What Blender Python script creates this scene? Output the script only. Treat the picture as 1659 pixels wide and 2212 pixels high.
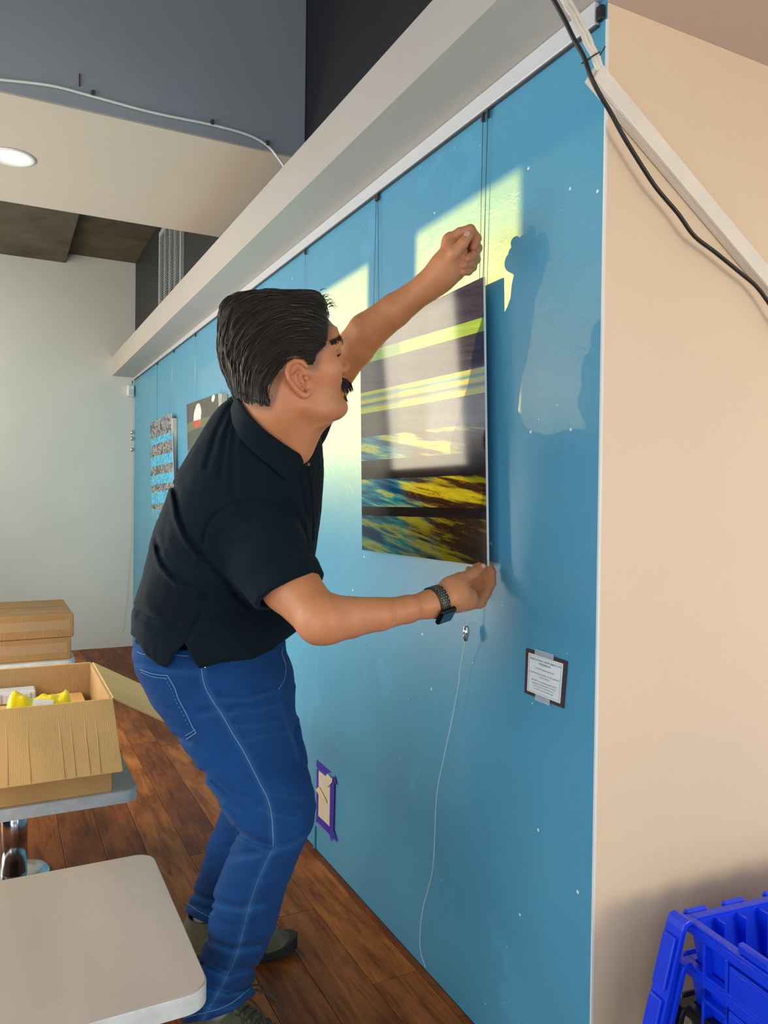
import bpy, bmesh, math, random
import numpy as np
from mathutils import Vector, Matrix, Quaternion

for o in list(bpy.data.objects): bpy.data.objects.remove(o)
scene = bpy.context.scene
COL = scene.collection

# ------------------------------------------------------------------ camera
FPX, CX, CY, CAM_H = 1658.0, 829.5, 1106.0, 1.2
YAW, PITCH, ROLL = 0.46617838, 0.01327324, 0.01223074
def _axes():
    f = np.array([math.sin(YAW)*math.cos(PITCH), math.cos(YAW)*math.cos(PITCH), -math.sin(PITCH)])
    r = np.array([math.cos(YAW), -math.sin(YAW), 0.0]); u = np.cross(r, f)
    c, s = math.cos(ROLL), math.sin(ROLL)
    return f, r*c+u*s, u*c-r*s
CF, CR, CU = _axes()
CAMP = np.array([0, 0, CAM_H])
def ray(px, py): return CF + CR*(px-CX)/FPX - CU*(py-CY)/FPX
def at(px, py, Z): return CAMP + ray(px, py)*Z           # point at a depth along the view axis
def onx(px, py, X): d = ray(px, py); return CAMP + d*X/d[0]   # on a plane parallel to the blue wall
def ony(px, py, Y): d = ray(px, py); return CAMP + d*Y/d[1]
def onz(px, py, z): d = ray(px, py); return CAMP + d*(z-CAM_H)/d[2]

cam = bpy.data.cameras.new('camera'); camo = bpy.data.objects.new('camera', cam); COL.objects.link(camo)
cam.sensor_fit = 'HORIZONTAL'; cam.sensor_width = 36.0; cam.lens = 36.0*FPX/1659.0
cam.clip_start = 0.02; cam.clip_end = 200
M = Matrix.Identity(4)
for i in range(3):
    M[i][0] = CR[i]; M[i][1] = CU[i]; M[i][2] = -CF[i]; M[i][3] = CAMP[i]
camo.matrix_world = M
scene.camera = camo

# ------------------------------------------------------------------ light and exposure
scene.view_settings.view_transform = 'Standard'
scene.view_settings.look = 'None'
scene.view_settings.exposure = 0.0
scene.view_settings.gamma = 1.0
scene.view_settings.use_curve_mapping = False

world = bpy.data.worlds.new('world'); scene.world = world; world.use_nodes = True
bg = world.node_tree.nodes['Background']
bg.inputs[0].default_value = (0.88, 0.93, 1.0, 1); bg.inputs[1].default_value = 1.3

SUN_DIR = Vector((1.0, -1.0, -0.17)).normalized()
sun = bpy.data.lights.new('low_sun', 'SUN'); sun.energy = 9.0; sun.angle = math.radians(0.45); sun.color = (1.0, 0.60, 0.08)
suno = bpy.data.objects.new('low_sun', sun); COL.objects.link(suno)
suno.rotation_euler = SUN_DIR.to_track_quat('-Z', 'Y').to_euler(); suno.location = (-6, 8, 4)

def area(name, loc, direction, sx, sy, power, color):
    l = bpy.data.lights.new(name, 'AREA'); l.shape = 'RECTANGLE'; l.size = sx; l.size_y = sy; l.energy = power; l.color = color
    o = bpy.data.objects.new(name, l); COL.objects.link(o); o.location = loc
    o.rotation_euler = Vector(direction).to_track_quat('-Z', 'Y').to_euler()
    return o
# daylight coming in through the window wall on the left and the shop front behind the camera, plus an added low light
area('window_daylight', (-1.2, 5.78, 2.17), (1, 0.0, -0.10), 1.3, 1.35, 25, (1.0, 0.89, 0.66))
area('middle_window_daylight', (-1.2, 2.6, 1.40), (1, 0.0, -0.15), 3.6, 1.1, 46, (0.96, 0.96, 0.92))
area('low_fill_light', (-1.2, 4.0, 0.62), (1, -0.25, 0.0), 0.8, 1.0, 40, (1.0, 0.92, 0.80))  # low light added for the lower wall, floor and leg shadows
area('near_window_daylight', (-1.2, -0.6, 0.75), (1, 0.12, 0.0), 2.2, 1.0, 34, (0.84, 0.95, 1.0))
area('shopfront_daylight', (2.1, -2.2, 1.1), (-0.2, 1, 0.0), 0.9, 0.9, 34, (1.0, 0.82, 0.58))
# ------------------------------------------------------------------ helpers
def link(name, me, mat, parent=None, smooth=False):
    o = bpy.data.objects.new(name, me); COL.objects.link(o)
    if mat is not None: me.materials.append(mat)
    if parent is not None: o.parent = parent
    if smooth: me.polygons.foreach_set('use_smooth', [True]*len(me.polygons))
    return o
def mesh(name, verts, faces, mat, parent=None, smooth=False):
    me = bpy.data.meshes.new(name); me.from_pydata([tuple(map(float, v)) for v in verts], [], [tuple(map(int, f)) for f in faces]); me.update()
    return link(name, me, mat, parent, smooth)
def frombm(name, bm, mat, parent=None, smooth=False):
    bmesh.ops.recalc_face_normals(bm, faces=bm.faces[:])
    me = bpy.data.meshes.new(name); bm.to_mesh(me); bm.free()
    return link(name, me, mat, parent, smooth)
def hexa(bm, c):
    """box from 8 corners: bottom ring 0-3 (ccw), top ring 4-7"""
    v = [bm.verts.new(tuple(map(float, p))) for p in c]
    for f in ((3,2,1,0),(4,5,6,7),(0,1,5,4),(1,2,6,5),(2,3,7,6),(3,0,4,7)): bm.faces.new([v[i] for i in f])
    return v
def boxc(lo, hi):
    (a,b,c),(d,e,f) = lo, hi
    return [(a,b,c),(d,b,c),(d,e,c),(a,e,c),(a,b,f),(d,b,f),(d,e,f),(a,e,f)]
def bevel(bm, w, seg=2):
    bmesh.ops.recalc_face_normals(bm, faces=bm.faces[:])
    es = [e for e in bm.edges if len(e.link_faces) == 2 and e.calc_face_angle(0) > 0.5]
    bmesh.ops.bevel(bm, geom=es, offset=w, segments=seg, affect='EDGES', profile=0.5)
def box(name, lo, hi, mat, parent=None, bev=0.0, seg=2):
    bm = bmesh.new(); hexa(bm, boxc(lo, hi))
    if bev: bevel(bm, bev, seg)
    return frombm(name, bm, mat, parent)
def hexobj(name, c, mat, parent=None, bev=0.0, seg=2):
    bm = bmesh.new(); hexa(bm, c)
    if bev: bevel(bm, bev, seg)
    return frombm(name, bm, mat, parent)
def tube_into(bm, pts, r, n=8, cap=True):
    pts = [Vector(p) for p in pts]; rings = []
    rs = r if hasattr(r, '__len__') else [r]*len(pts)
    up = None
    for i, p in enumerate(pts):
        t = (pts[min(i+1, len(pts)-1)]-pts[max(i-1, 0)])
        if t.length < 1e-9: t = Vector((0, 0, 1))
        t.normalize()
        if up is None:
            up = Vector((0, 0, 1)) if abs(t.z) < 0.9 else Vector((1, 0, 0))
        a = up - t*up.dot(t)
        if a.length < 1e-6: a = t.orthogonal()
        a.normalize(); up = a; b = t.cross(a)
        rings.append([bm.verts.new(p + (a*math.cos(k*2*math.pi/n)+b*math.sin(k*2*math.pi/n))*rs[i]) for k in range(n)])
    for A, B in zip(rings[:-1], rings[1:]):
        for k in range(n): bm.faces.new((A[k], A[(k+1) % n], B[(k+1) % n], B[k]))
    if cap and n > 2:
        bm.faces.new(rings[0][::-1]); bm.faces.new(rings[-1])
def tube(name, pts, r, mat, parent=None, n=8):
    bm = bmesh.new(); tube_into(bm, pts, r, n)
    return frombm(name, bm, mat, parent, True)
def spline(pts, k=8):
    """Catmull-Rom through points"""
    P = [np.array(p, float) for p in pts]; out = []
    P = [2*P[0]-P[1]] + P + [2*P[-1]-P[-2]]
    for i in range(1, len(P)-2):
        for j in range(k):
            t = j/k; a, b, c, d = P[i-1], P[i], P[i+1], P[i+2]
            out.append(0.5*((2*b)+(-a+c)*t+(2*a-5*b+4*c-d)*t*t+(-a+3*b-3*c+d)*t**3))
    out.append(P[-2]); return out
def lathe(name, prof, mat, parent=None, loc=(0, 0, 0), n=32, smooth=True):
    bm = bmesh.new(); rings = []
    for r, z in prof:
        rings.append([bm.verts.new((loc[0]+r*math.cos(k*2*math.pi/n), loc[1]+r*math.sin(k*2*math.pi/n), loc[2]+z)) for k in range(n)])
    for A, B in zip(rings[:-1], rings[1:]):
        for k in range(n): bm.faces.new((A[k], A[(k+1) % n], B[(k+1) % n], B[k]))
    bm.faces.new(rings[0][::-1]); bm.faces.new(rings[-1])
    o = frombm(name, bm, mat, parent, smooth)
    return o
def empty(name, loc, rz=0.0):
    o = bpy.data.objects.new(name, None); COL.objects.link(o); o.location = loc; o.rotation_euler = (0, 0, rz); o.empty_display_size = 0.1
    return o
def tag(o, label, cat, group=None):
    o['label'] = label; o['category'] = cat
    if group: o['group'] = group
    return o
def struct(o, label=None):
    o['kind'] = 'structure'
    if label: o['label'] = label
    return o
def adopt(parent, *obs):
    """parent world-space meshes to an empty without moving them"""
    bpy.context.view_layer.update()
    for o in obs:
        o.parent = parent; o.matrix_parent_inverse = parent.matrix_world.inverted()
def autosmooth(o, deg=35):
    me = o.data; me.polygons.foreach_set('use_smooth', [True]*len(me.polygons))
    bm = bmesh.new(); bm.from_mesh(me)
    for e in bm.edges: e.smooth = len(e.link_faces) == 2 and e.calc_face_angle(0) < math.radians(deg)
    bm.to_mesh(me); bm.free(); return o

# ------------------------------------------------------------------ materials
class NT:
    def __init__(s, name):
        s.m = bpy.data.materials.new(name); s.m.use_nodes = True; s.t = s.m.node_tree; s.n = s.t.nodes; s.l = s.t.links
        s.b = s.n['Principled BSDF']; s.tc = None
    def new(s, t, **kw):
        x = s.n.new(t)
        for k, v in kw.items(): setattr(x, k, v)
        return x
    def link(s, a, b): s.l.new(a, b)
    def coord(s, kind='Object', scale=(1, 1, 1), rot=(0, 0, 0)):
        tc = s.new('ShaderNodeTexCoord'); mp = s.new('ShaderNodeMapping'); mp.inputs['Scale'].default_value = scale; mp.inputs['Rotation'].default_value = rot
        s.link(tc.outputs[kind], mp.inputs[0]); return mp.outputs[0]
    def noise(s, vec, scale, detail=3, rough=0.55, dist=0.0):
        x = s.new('ShaderNodeTexNoise'); x.inputs['Scale'].default_value = scale; x.inputs['Detail'].default_value = detail
        x.inputs['Roughness'].default_value = rough; x.inputs['Distortion'].default_value = dist
        if vec is not None: s.link(vec, x.inputs['Vector'])
        return x.outputs[0]
    def ramp(s, fac, stops, interp='LINEAR'):
        x = s.new('ShaderNodeValToRGB'); r = x.color_ramp; r.interpolation = interp
        while len(r.elements) < len(stops): r.elements.new(0.5)
        for e, (p, c) in zip(r.elements, stops):
            e.position = p; e.color = (*c, 1) if len(c) == 3 else c
        if fac is not None: s.link(fac, x.inputs[0])
        return x.outputs[0]
    def mix(s, fac, a, b, mode='MIX'):
        x = s.new('ShaderNodeMix', data_type='RGBA', blend_type=mode)
        for sock, v in ((x.inputs[0], fac), (x.inputs[6], a), (x.inputs[7], b)):
            if hasattr(v, 'links') or hasattr(v, 'is_linked'): s.link(v, sock)
            elif isinstance(v, (int, float)): sock.default_value = v
            else: sock.default_value = (*v, 1)
        return x.outputs[2]
    def math(s, op, a, b=0.0, clamp=False):
        x = s.new('ShaderNodeMath', operation=op, use_clamp=clamp)
        for sock, v in ((x.inputs[0], a), (x.inputs[1], b)):
            if hasattr(v, 'is_linked'): s.link(v, sock)
            else: sock.default_value = v
        return x.outputs[0]
    def bump(s, h, strength=0.2, dist=0.01, normal=None):
        x = s.new('ShaderNodeBump'); x.inputs['Strength'].default_value = strength; x.inputs['Distance'].default_value = dist
        s.link(h, x.inputs['Height'])
        if normal is not None: s.link(normal, x.inputs['Normal'])
        s.link(x.outputs[0], s.b.inputs['Normal']); return x.outputs[0]
    def set(s, **kw):
        for k, v in kw.items():
            k = {'base': 'Base Color', 'rough': 'Roughness', 'metal': 'Metallic', 'spec': 'Specular IOR Level', 'coat': 'Coat Weight', 'coatr': 'Coat Roughness',
                 'sss': 'Subsurface Weight', 'sheen': 'Sheen Weight', 'trans': 'Transmission Weight', 'alpha': 'Alpha', 'emit': 'Emission Color', 'emits': 'Emission Strength'}.get(k, k)
            sock = s.b.inputs[k]
            if hasattr(v, 'is_linked'): s.link(v, sock)
            elif isinstance(v, tuple): sock.default_value = (*v, 1) if len(v) == 3 else v
            else: sock.default_value = v
        return s.m
def simple(name, base, rough=0.5, metal=0.0, var=0.08, scale=8.0, bump=0.0, bscale=60.0, **kw):
    t = NT(name); v = t.coord()
    n = t.noise(v, scale, 4)
    lo = tuple(max(0, c*(1-var)) for c in base); hi = tuple(min(1, c*(1+var)) for c in base)
    c = t.ramp(n, [(0.3, lo), (0.7, hi)])
    t.set(base=c, rough=rough, metal=metal, **kw)
    if bump: t.bump(t.noise(v, bscale, 5), bump, 0.004)
    return t.m
def sep(t, vec):
    x = t.new('ShaderNodeSeparateXYZ'); t.link(vec, x.inputs[0]); return x.outputs

def painted_wall(name, base, rough, specks=None, var=0.05, bump=0.12, dirt=None):
    t = NT(name); v = t.coord()
    c = t.ramp(t.noise(v, 2.3, 4), [(0.3, tuple(x*(1-var) for x in base)), (0.7, tuple(min(1, x*(1+var)) for x in base))])
    if specks:
        so = sep(t, v); cmb = t.new('ShaderNodeCombineXYZ'); t.link(so[1], cmb.inputs[0]); t.link(so[2], cmb.inputs[1])
        for sc_, thr, sel_ in ((5.0, 0.016, 0.55), (9.0, 0.014, 0.60)):
            vo = t.new('ShaderNodeTexVoronoi', voronoi_dimensions='2D'); vo.inputs['Scale'].default_value = sc_; t.link(cmb.outputs[0], vo.inputs['Vector'])
            dd = t.math('ADD', vo.outputs['Distance'], t.math('MULTIPLY', t.math('SUBTRACT', t.noise(v, 90, 2), 0.5), 0.012))
            c = t.mix(t.math('MULTIPLY', t.math('LESS_THAN', dd, thr), t.math('GREATER_THAN', t.noise(v, sc_*0.6, 1), sel_)), c, specks)
        pt = t.noise(v, 5.5, 3, 0.5)
        c = t.mix(t.ramp(pt, [(0.66, (0, 0, 0)), (0.675, (0.4, 0.4, 0.4))]), c, tuple(min(1, x*1.22) for x in base))
    if dirt:
        sc = t.noise(t.coord(scale=(1.0, 1.0, 6.0), rot=(0.5, 0.3, 0)), 3.0, 8, 0.75)
        c = t.mix(t.ramp(sc, [(0.66, (0, 0, 0)), (0.74, (0.5, 0.5, 0.5))]), c, dirt)
    t.set(base=c, rough=rough)
    h = t.math('ADD', t.math('MULTIPLY', t.noise(v, 260, 2), 0.35), t.noise(v, 34, 4))
    h = t.math('ADD', h, t.math('MULTIPLY', t.ramp(t.noise(v, 9, 6, 0.7, 1.5), [(0.56, (0, 0, 0)), (0.6, (1, 1, 1))]), 0.5))
    t.bump(h, bump, 0.003)
    return t.m
MAT = {}
MAT['blue'] = painted_wall('blue_wall_paint', (0.080, 0.330, 0.515), 0.36, specks=(0.75, 0.85, 0.85))
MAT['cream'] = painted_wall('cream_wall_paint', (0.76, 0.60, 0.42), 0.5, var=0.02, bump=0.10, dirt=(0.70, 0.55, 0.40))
MAT['white_wall'] = painted_wall('far_wall_paint', (0.70, 0.73, 0.68), 0.55, var=0.03, bump=0.08, dirt=(0.42, 0.43, 0.38))
MAT['beam'] = painted_wall('soffit_paint', (0.50, 0.47, 0.43), 0.6, var=0.02, bump=0.06)
MAT['grey_wall'] = painted_wall('grey_bulkhead_paint', (0.30, 0.33, 0.36), 0.6, var=0.03, bump=0.05)
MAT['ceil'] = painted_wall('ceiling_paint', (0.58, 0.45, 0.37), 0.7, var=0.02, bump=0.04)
MAT['dark'] = painted_wall('charcoal_paint', (0.014, 0.016, 0.02), 0.6, var=0.1, bump=0.05)
MAT['alu'] = simple('white_aluminium', (0.72, 0.76, 0.80), 0.3, 0.25, 0.03)
MAT['white'] = simple('white_plastic', (0.78, 0.78, 0.74), 0.4, 0, 0.03)
MAT['ivory'] = simple('ivory_trunking_plastic', (0.80, 0.74, 0.64), 0.45, 0, 0.04, 20, 0.05)
MAT['black'] = simple('black_rubber', (0.008, 0.008, 0.009), 0.45, 0, 0.1)
MAT['chrome'] = simple('chrome', (0.75, 0.77, 0.78), 0.12, 1.0, 0.04)
MAT['wire'] = simple('steel_wire', (0.55, 0.58, 0.58), 0.3, 0.6, 0.05)
MAT['wire_dark'] = simple('dark_nylon_wire', (0.05, 0.08, 0.09), 0.4, 0.2, 0.05)
MAT['frame'] = simple('window_frame_paint', (0.05, 0.05, 0.055), 0.4)

def concrete():
    t = NT('raw_concrete'); v = t.coord()
    c = t.ramp(t.noise(v, 3.0, 9, 0.65), [(0.3, (0.045, 0.038, 0.024)), (0.5, (0.085, 0.072, 0.046)), (0.72, (0.13, 0.115, 0.08))])
    t.set(base=c, rough=0.85); t.bump(t.noise(v, 22, 8, 0.7), 0.3, 0.01); return t.m
MAT['concrete'] = concrete()

def plank_mat():
    t = NT('brown_wood_plank')
    oi = t.new('ShaderNodeObjectInfo'); tc = t.new('ShaderNodeTexCoord')
    add = t.new('ShaderNodeVectorMath', operation='ADD'); sc = t.new('ShaderNodeVectorMath', operation='SCALE'); sc.inputs['Scale'].default_value = 37.0
    cmb = t.new('ShaderNodeCombineXYZ')
    for i in range(3): t.link(oi.outputs['Random'], cmb.inputs[i])
    t.link(cmb.outputs[0], sc.inputs[0]); t.link(tc.outputs['Object'], add.inputs[0]); t.link(sc.outputs[0], add.inputs[1])
    mp = t.new('ShaderNodeMapping'); mp.inputs['Scale'].default_value = (16, 1.6, 4); t.link(add.outputs[0], mp.inputs[0])
    g = t.noise(mp.outputs[0], 2.2, 8, 0.65, 1.2)
    grain = t.ramp(g, [(0.28, (0.14, 0.036, 0.007)), (0.46, (0.33, 0.10, 0.018)), (0.6, (0.44, 0.155, 0.030)), (0.75, (0.27, 0.078, 0.014))])
    mp2 = t.new('ShaderNodeMapping'); mp2.inputs['Scale'].default_value = (5, 2, 2); t.link(add.outputs[0], mp2.inputs[0])
    blot = t.ramp(t.noise(mp2.outputs[0], 2.0, 4), [(0.35, (0.55, 0.5, 0.5)), (0.6, (1, 1, 1))])
    c = t.mix(1.0, grain, blot, 'MULTIPLY')
    tint = t.ramp(oi.outputs['Random'], [(0.0, (0.55, 0.45, 0.42)), (0.35, (0.8, 0.72, 0.66)), (0.7, (1.0, 1.0, 1.0)), (1.0, (1.3, 1.25, 1.1))])
    c = t.mix(1.0, c, tint, 'MULTIPLY')
    t.set(base=c, rough=0.5, spec=0.2); t.bump(g, 0.12, 0.002); return t.m
MAT['plank'] = plank_mat()
MAT['subfloor'] = simple('dark_subfloor', (0.012, 0.008, 0.006), 0.9)
# ------------------------------------------------------------------ the room
MAT['soffit'] = painted_wall('bulkhead_underside_paint', (0.52, 0.46, 0.385), 0.6, var=0.02, bump=0.05)
W, YC, YF, ZT = 0.987, 1.0814, 6.489, 2.114
XL = -1.25                     # window wall on the left, out of frame
S = struct
floor_ = S(box('floor', (XL-0.1, -3.0, -0.06), (3.2, YF+0.1, -0.012), MAT['subfloor']))
# floor boards running along the blue wall, each one an object sharing three meshes
PW = 0.127; rng = random.Random(5)
def plank_mesh(L, w=PW):
    bm = bmesh.new(); g = 0.0007
    hexa(bm, boxc((-w/2+g, -L/2+g, -0.012), (w/2-g, L/2-g, 0.0)))
    top = [e for e in bm.edges if all(abs(v.co.z) < 1e-6 for v in e.verts)]
    bmesh.ops.bevel(bm, geom=top, offset=0.0012, segments=1, affect='EDGES')
    me = bpy.data.meshes.new('plank'); bmesh.ops.recalc_face_normals(bm, faces=bm.faces[:]); bm.to_mesh(me); bm.free(); me.materials.append(MAT['plank']); return me
pm = {L: plank_mesh(L) for L in (0.9, 1.3, 1.7)}
nrow = 0
x = 0.84+PW/2
edge_me = {}
while x > -1.25:
    y = -0.4 + rng.uniform(-0.6, 0.2)
    while y < YF:
        L = rng.choice((0.9, 1.3, 1.3, 1.7))
        if y+L > YF: break
        o = bpy.data.objects.new('plank', pm[L]); COL.objects.link(o); o.location = (x, y+L/2, 0); o.parent = floor_
        y += L
    rest = YF-y
    if rest > 0.05:
        me = plank_mesh(rest); o = bpy.data.objects.new('plank', me); COL.objects.link(o); o.location = (x, y+rest/2, 0); o.parent = floor_
    x -= PW
# cut boards between the last seam and the blue wall
xe0, xe1 = 0.84+PW, W
y = 0.2
for L in (1.3, 1.6, 1.2, 1.5, 0.68):
    me = plank_mesh(L, xe1-xe0); o = bpy.data.objects.new('plank', me); COL.objects.link(o); o.location = ((xe0+xe1)/2, y+L/2, 0); o.parent = floor_; y += L
o = S(box('floor_right', (W, -0.6, -0.012), (3.0, YC, 0.0), MAT['plank']))

# blue wall with the beam above it
S(box('wall_right', (W, YC+0.001, 0), (W+0.12, YF, 2.30), MAT['blue']), 'teal blue painted wall the pictures hang on')
S(box('wall_front', (W+0.001, YC, 0), (3.0, YC+0.1, ZT), MAT['cream']), 'cream painted end wall')
S(box('wall_upper', (W, 0.2, 2.24), (W+0.1, YF, 3.7), MAT['dark']), 'charcoal wall above the beam')
S(hexobj('trim_1', [(0.819, -0.6, 2.108), (W-0.001, -0.6, 2.108), (W-0.001, YF-0.001, 2.182), (0.812, YF-0.001, 2.182),
                  (0.819, -0.6, 2.235), (W-0.001, -0.6, 2.235), (W-0.001, YF-0.001, 2.333), (0.811, YF-0.001, 2.333)], MAT['beam']), 'pale painted beam along the top of the blue wall')
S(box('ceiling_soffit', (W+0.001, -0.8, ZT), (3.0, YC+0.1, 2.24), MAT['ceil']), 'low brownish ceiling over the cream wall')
S(box('wall_far', (XL, YF, 0), (W+0.12, YF+0.1, 3.7), MAT['white_wall']), 'pale far wall')
S(box('ceiling', (XL, -3.0, 3.55), (3.0, 3.0, 3.6), MAT['grey_wall']))
# hanging bulkhead with the recessed lamp
S(hexobj('ceiling_bulkhead', boxc((XL, 2.63, 2.436), (W-0.001, 3.582, 3.55)), MAT['grey_wall'], None, 0.003), 'grey boxed bulkhead under the ceiling')
S(box('ceiling_bulkhead_soffit', (XL, 2.63, 2.430), (W-0.001, 3.582, 2.4359), MAT['soffit']), 'light underside of the bulkhead')
S(box('ceiling_concrete', (0.46, 3.582, 3.105), (W-0.001, YF, 3.3), MAT['concrete']), 'raw dark concrete ceiling')
S(box('ceiling_concrete_beam', (XL, 3.582, 3.03), (0.459, YF-0.001, 3.3), MAT['concrete']), 'lower band of raw concrete ceiling')
S(box('wall_corner_edge', (W-0.0012, YC-0.0012, 0), (W+0.004, YC+0.003, ZT-0.03), MAT['white']), 'worn pale paint edge at the corner')
# window wall on the left (out of frame): posts, header and glazed panes
MAT['outer'] = simple('pale_wall_paint', (0.6, 0.6, 0.58), 0.6)
S(box('wall_left', (XL-0.12, -3.0, 2.90), (XL, YF, 3.7), MAT['outer']))
S(box('wall_left_pier', (XL-0.12, -3.0, 0), (XL, -2.0, 2.90), MAT['outer']))
def pane_mat(name, lo, hi, z0, z1):
    t = NT(name); v = t.coord(); z = sep(t, v)[2]
    mr = t.new('ShaderNodeMapRange'); mr.inputs[1].default_value = z0; mr.inputs[2].default_value = z1; t.link(z, mr.inputs[0])
    c = t.ramp(mr.outputs[0], [(0, lo), (1, hi)])
    tr = t.new('ShaderNodeBsdfTransparent'); t.link(c, tr.inputs[0])
    t.link(tr.outputs[0], t.n['Material Output'].inputs[0]); return t.m
MAT['pane'] = pane_mat('window_glass_sun_tint', (0.07, 0.08, 0.10), (1, 1, 1), 1.40, 1.77)  # tint added to the lower glass to dim and cool the sun
MAT['pane_dim'] = pane_mat('window_glass_sun_dimmer', (0.10, 0.13, 0.16), (0.22, 0.22, 0.24), 1.3, 2.2)  # grey tint added so these panes pass only weak sun
for i, (a, b, m) in enumerate(((-1.9, 3.637, 'pane_dim'), (3.637, 4.127, 'pane'), (4.327, 5.86, 'pane'), (5.86, 6.75, 'pane_dim'))):
    w = S(box('window_%d' % (i+1), (XL-0.07, a, 0.0), (XL-0.062, b, 2.90), MAT[m]))
    fr = bmesh.new()
    for lo, hi in (((XL-0.1, a, 0.0), (XL-0.03, b, 0.06)), ((XL-0.1, a, 2.88), (XL-0.03, b, 2.90))): hexa(fr, boxc(lo, hi))
    frombm('window_frame', fr, MAT['frame'], w)
S(box('trim_2', (XL-0.1, 4.127, 0), (XL, 4.327, 2.90), MAT['frame']))
S(box('trim_3', (XL-0.1, -2.0, 0), (XL, -1.9, 2.90), MAT['frame']))

S(box('wall_left_sun_block', (XL-0.50, -2.0, 2.375), (XL-0.45, 9.0, 3.6), MAT['outer']), 'unseen board added outside the windows to block high sun')  # out of view, added to cut off sun through the upper glass
# picture rail
def rail_c(y): return 2.079+(2.16-2.079)*(y-YC)/(YF-YC)
def beam_z(y): return 2.108+(2.182-2.108)*(y+0.6)/(YF+0.6)
def pic_rail():
    root = empty('picture_rail', (W-0.006, 3.8, 2.12)); tag(root, 'white aluminium picture hanging rail under the beam on the blue wall', 'rail')
    y0, y1 = YC+0.02, YF-0.004
    a = hexobj('rail_bar', [(W-0.012, y0, rail_c(y0)+0.004), (W-0.001, y0, rail_c(y0)+0.004), (W-0.001, y1, rail_c(y1)+0.004), (W-0.012, y1, rail_c(y1)+0.004),
                          (W-0.012, y0, beam_z(y0)-0.0008), (W-0.001, y0, beam_z(y0)-0.0008), (W-0.001, y1, beam_z(y1)-0.0008), (W-0.012, y1, beam_z(y1)-0.0008)], MAT['alu'], None, 0.001, 1)
    b = hexobj('rail_lip', [(W-0.008, y0, rail_c(y0)), (W-0.001, y0, rail_c(y0)), (W-0.001, y1, rail_c(y1)), (W-0.008, y1, rail_c(y1)),
                          (W-0.008, y0, rail_c(y0)+0.0035), (W-0.001, y0, rail_c(y0)+0.0035), (W-0.001, y1, rail_c(y1)+0.0035), (W-0.008, y1, rail_c(y1)+0.0035)], MAT['frame'])
    c = box('end_clip', (W-0.011, YC+0.004, 2.086), (W-0.001, YC+0.018, 2.112), MAT['black'], None, 0.002)
    adopt(root, a, b, c)
pic_rail()

# recessed ceiling lamp
def lamp():
    c = (0.040, 3.105)
    root = empty('recessed_ceiling_lamp', (c[0], c[1], 2.43)); tag(root, 'glowing round recessed lamp in the pale bulkhead underside', 'lamp')
    prof = [(0.062, 0), (0.078, 0), (0.080, -0.003), (0.066, -0.005), (0.062, -0.002)]
    tr = lathe('trim_ring', prof, MAT['white'], None, (c[0], c[1], 2.430), 40)
    t = NT('lamp_glow'); t.set(base=(1, 0.9, 0.7), emit=(1.0, 0.74, 0.34), emits=4.5)
    d = lathe('diffuser', [(0.0005, -0.0042), (0.035, -0.004), (0.0615, -0.0015), (0.0615, 0.0)], t.m, None, (c[0], c[1], 2.4297), 40)
    l = bpy.data.lights.new('downlight', 'SPOT'); l.energy = 46; l.color = (1.0, 0.78, 0.45); l.spot_size = math.radians(135); l.spot_blend = 0.7; l.shadow_soft_size = 0.06
    lo = bpy.data.objects.new('downlight', l); COL.objects.link(lo); lo.location = (c[0], c[1], 2.42)
    adopt(root, tr, d, lo)
lamp()

# cable stapled along the bulkhead
def bulk_cable():
    root = empty('stapled_cable', (0.3, 2.62, 2.46)); tag(root, 'white cable stapled along the grey bulkhead edge', 'cable')
    pts = spline([ony(x, y, 2.622) for x, y in ((-40, 168), (0, 172), (110, 185), (200, 208), (330, 243), (460, 270), (540, 293), (580, 317), (600, 340), (618, 366))], 6)
    a = tube('cable_run', pts, 0.0045, MAT['white'], None, 8); obs = [a]
    for x, y in ((201, 205), (458, 268), (577, 313)):
        p = ony(x, y, 2.622); obs.append(box('cable_clip', (p[0]-0.005, 2.612, p[2]-0.004), (p[0]+0.005, 2.6295, p[2]+0.012), MAT['frame'], None, 0.001))
    adopt(root, *obs)
    s = ony(172, 174, 2.627); m = tag(box('wall_nail', (s[0]-0.0015, 2.622, s[2]-0.018), (s[0]+0.0015, 2.6298, s[2]+0.02), simple('rusty_mark', (0.06, 0.025, 0.02), 0.8)), 'short rusty nail in the grey bulkhead above the stapled cable', 'nail')
bulk_cable()

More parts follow.
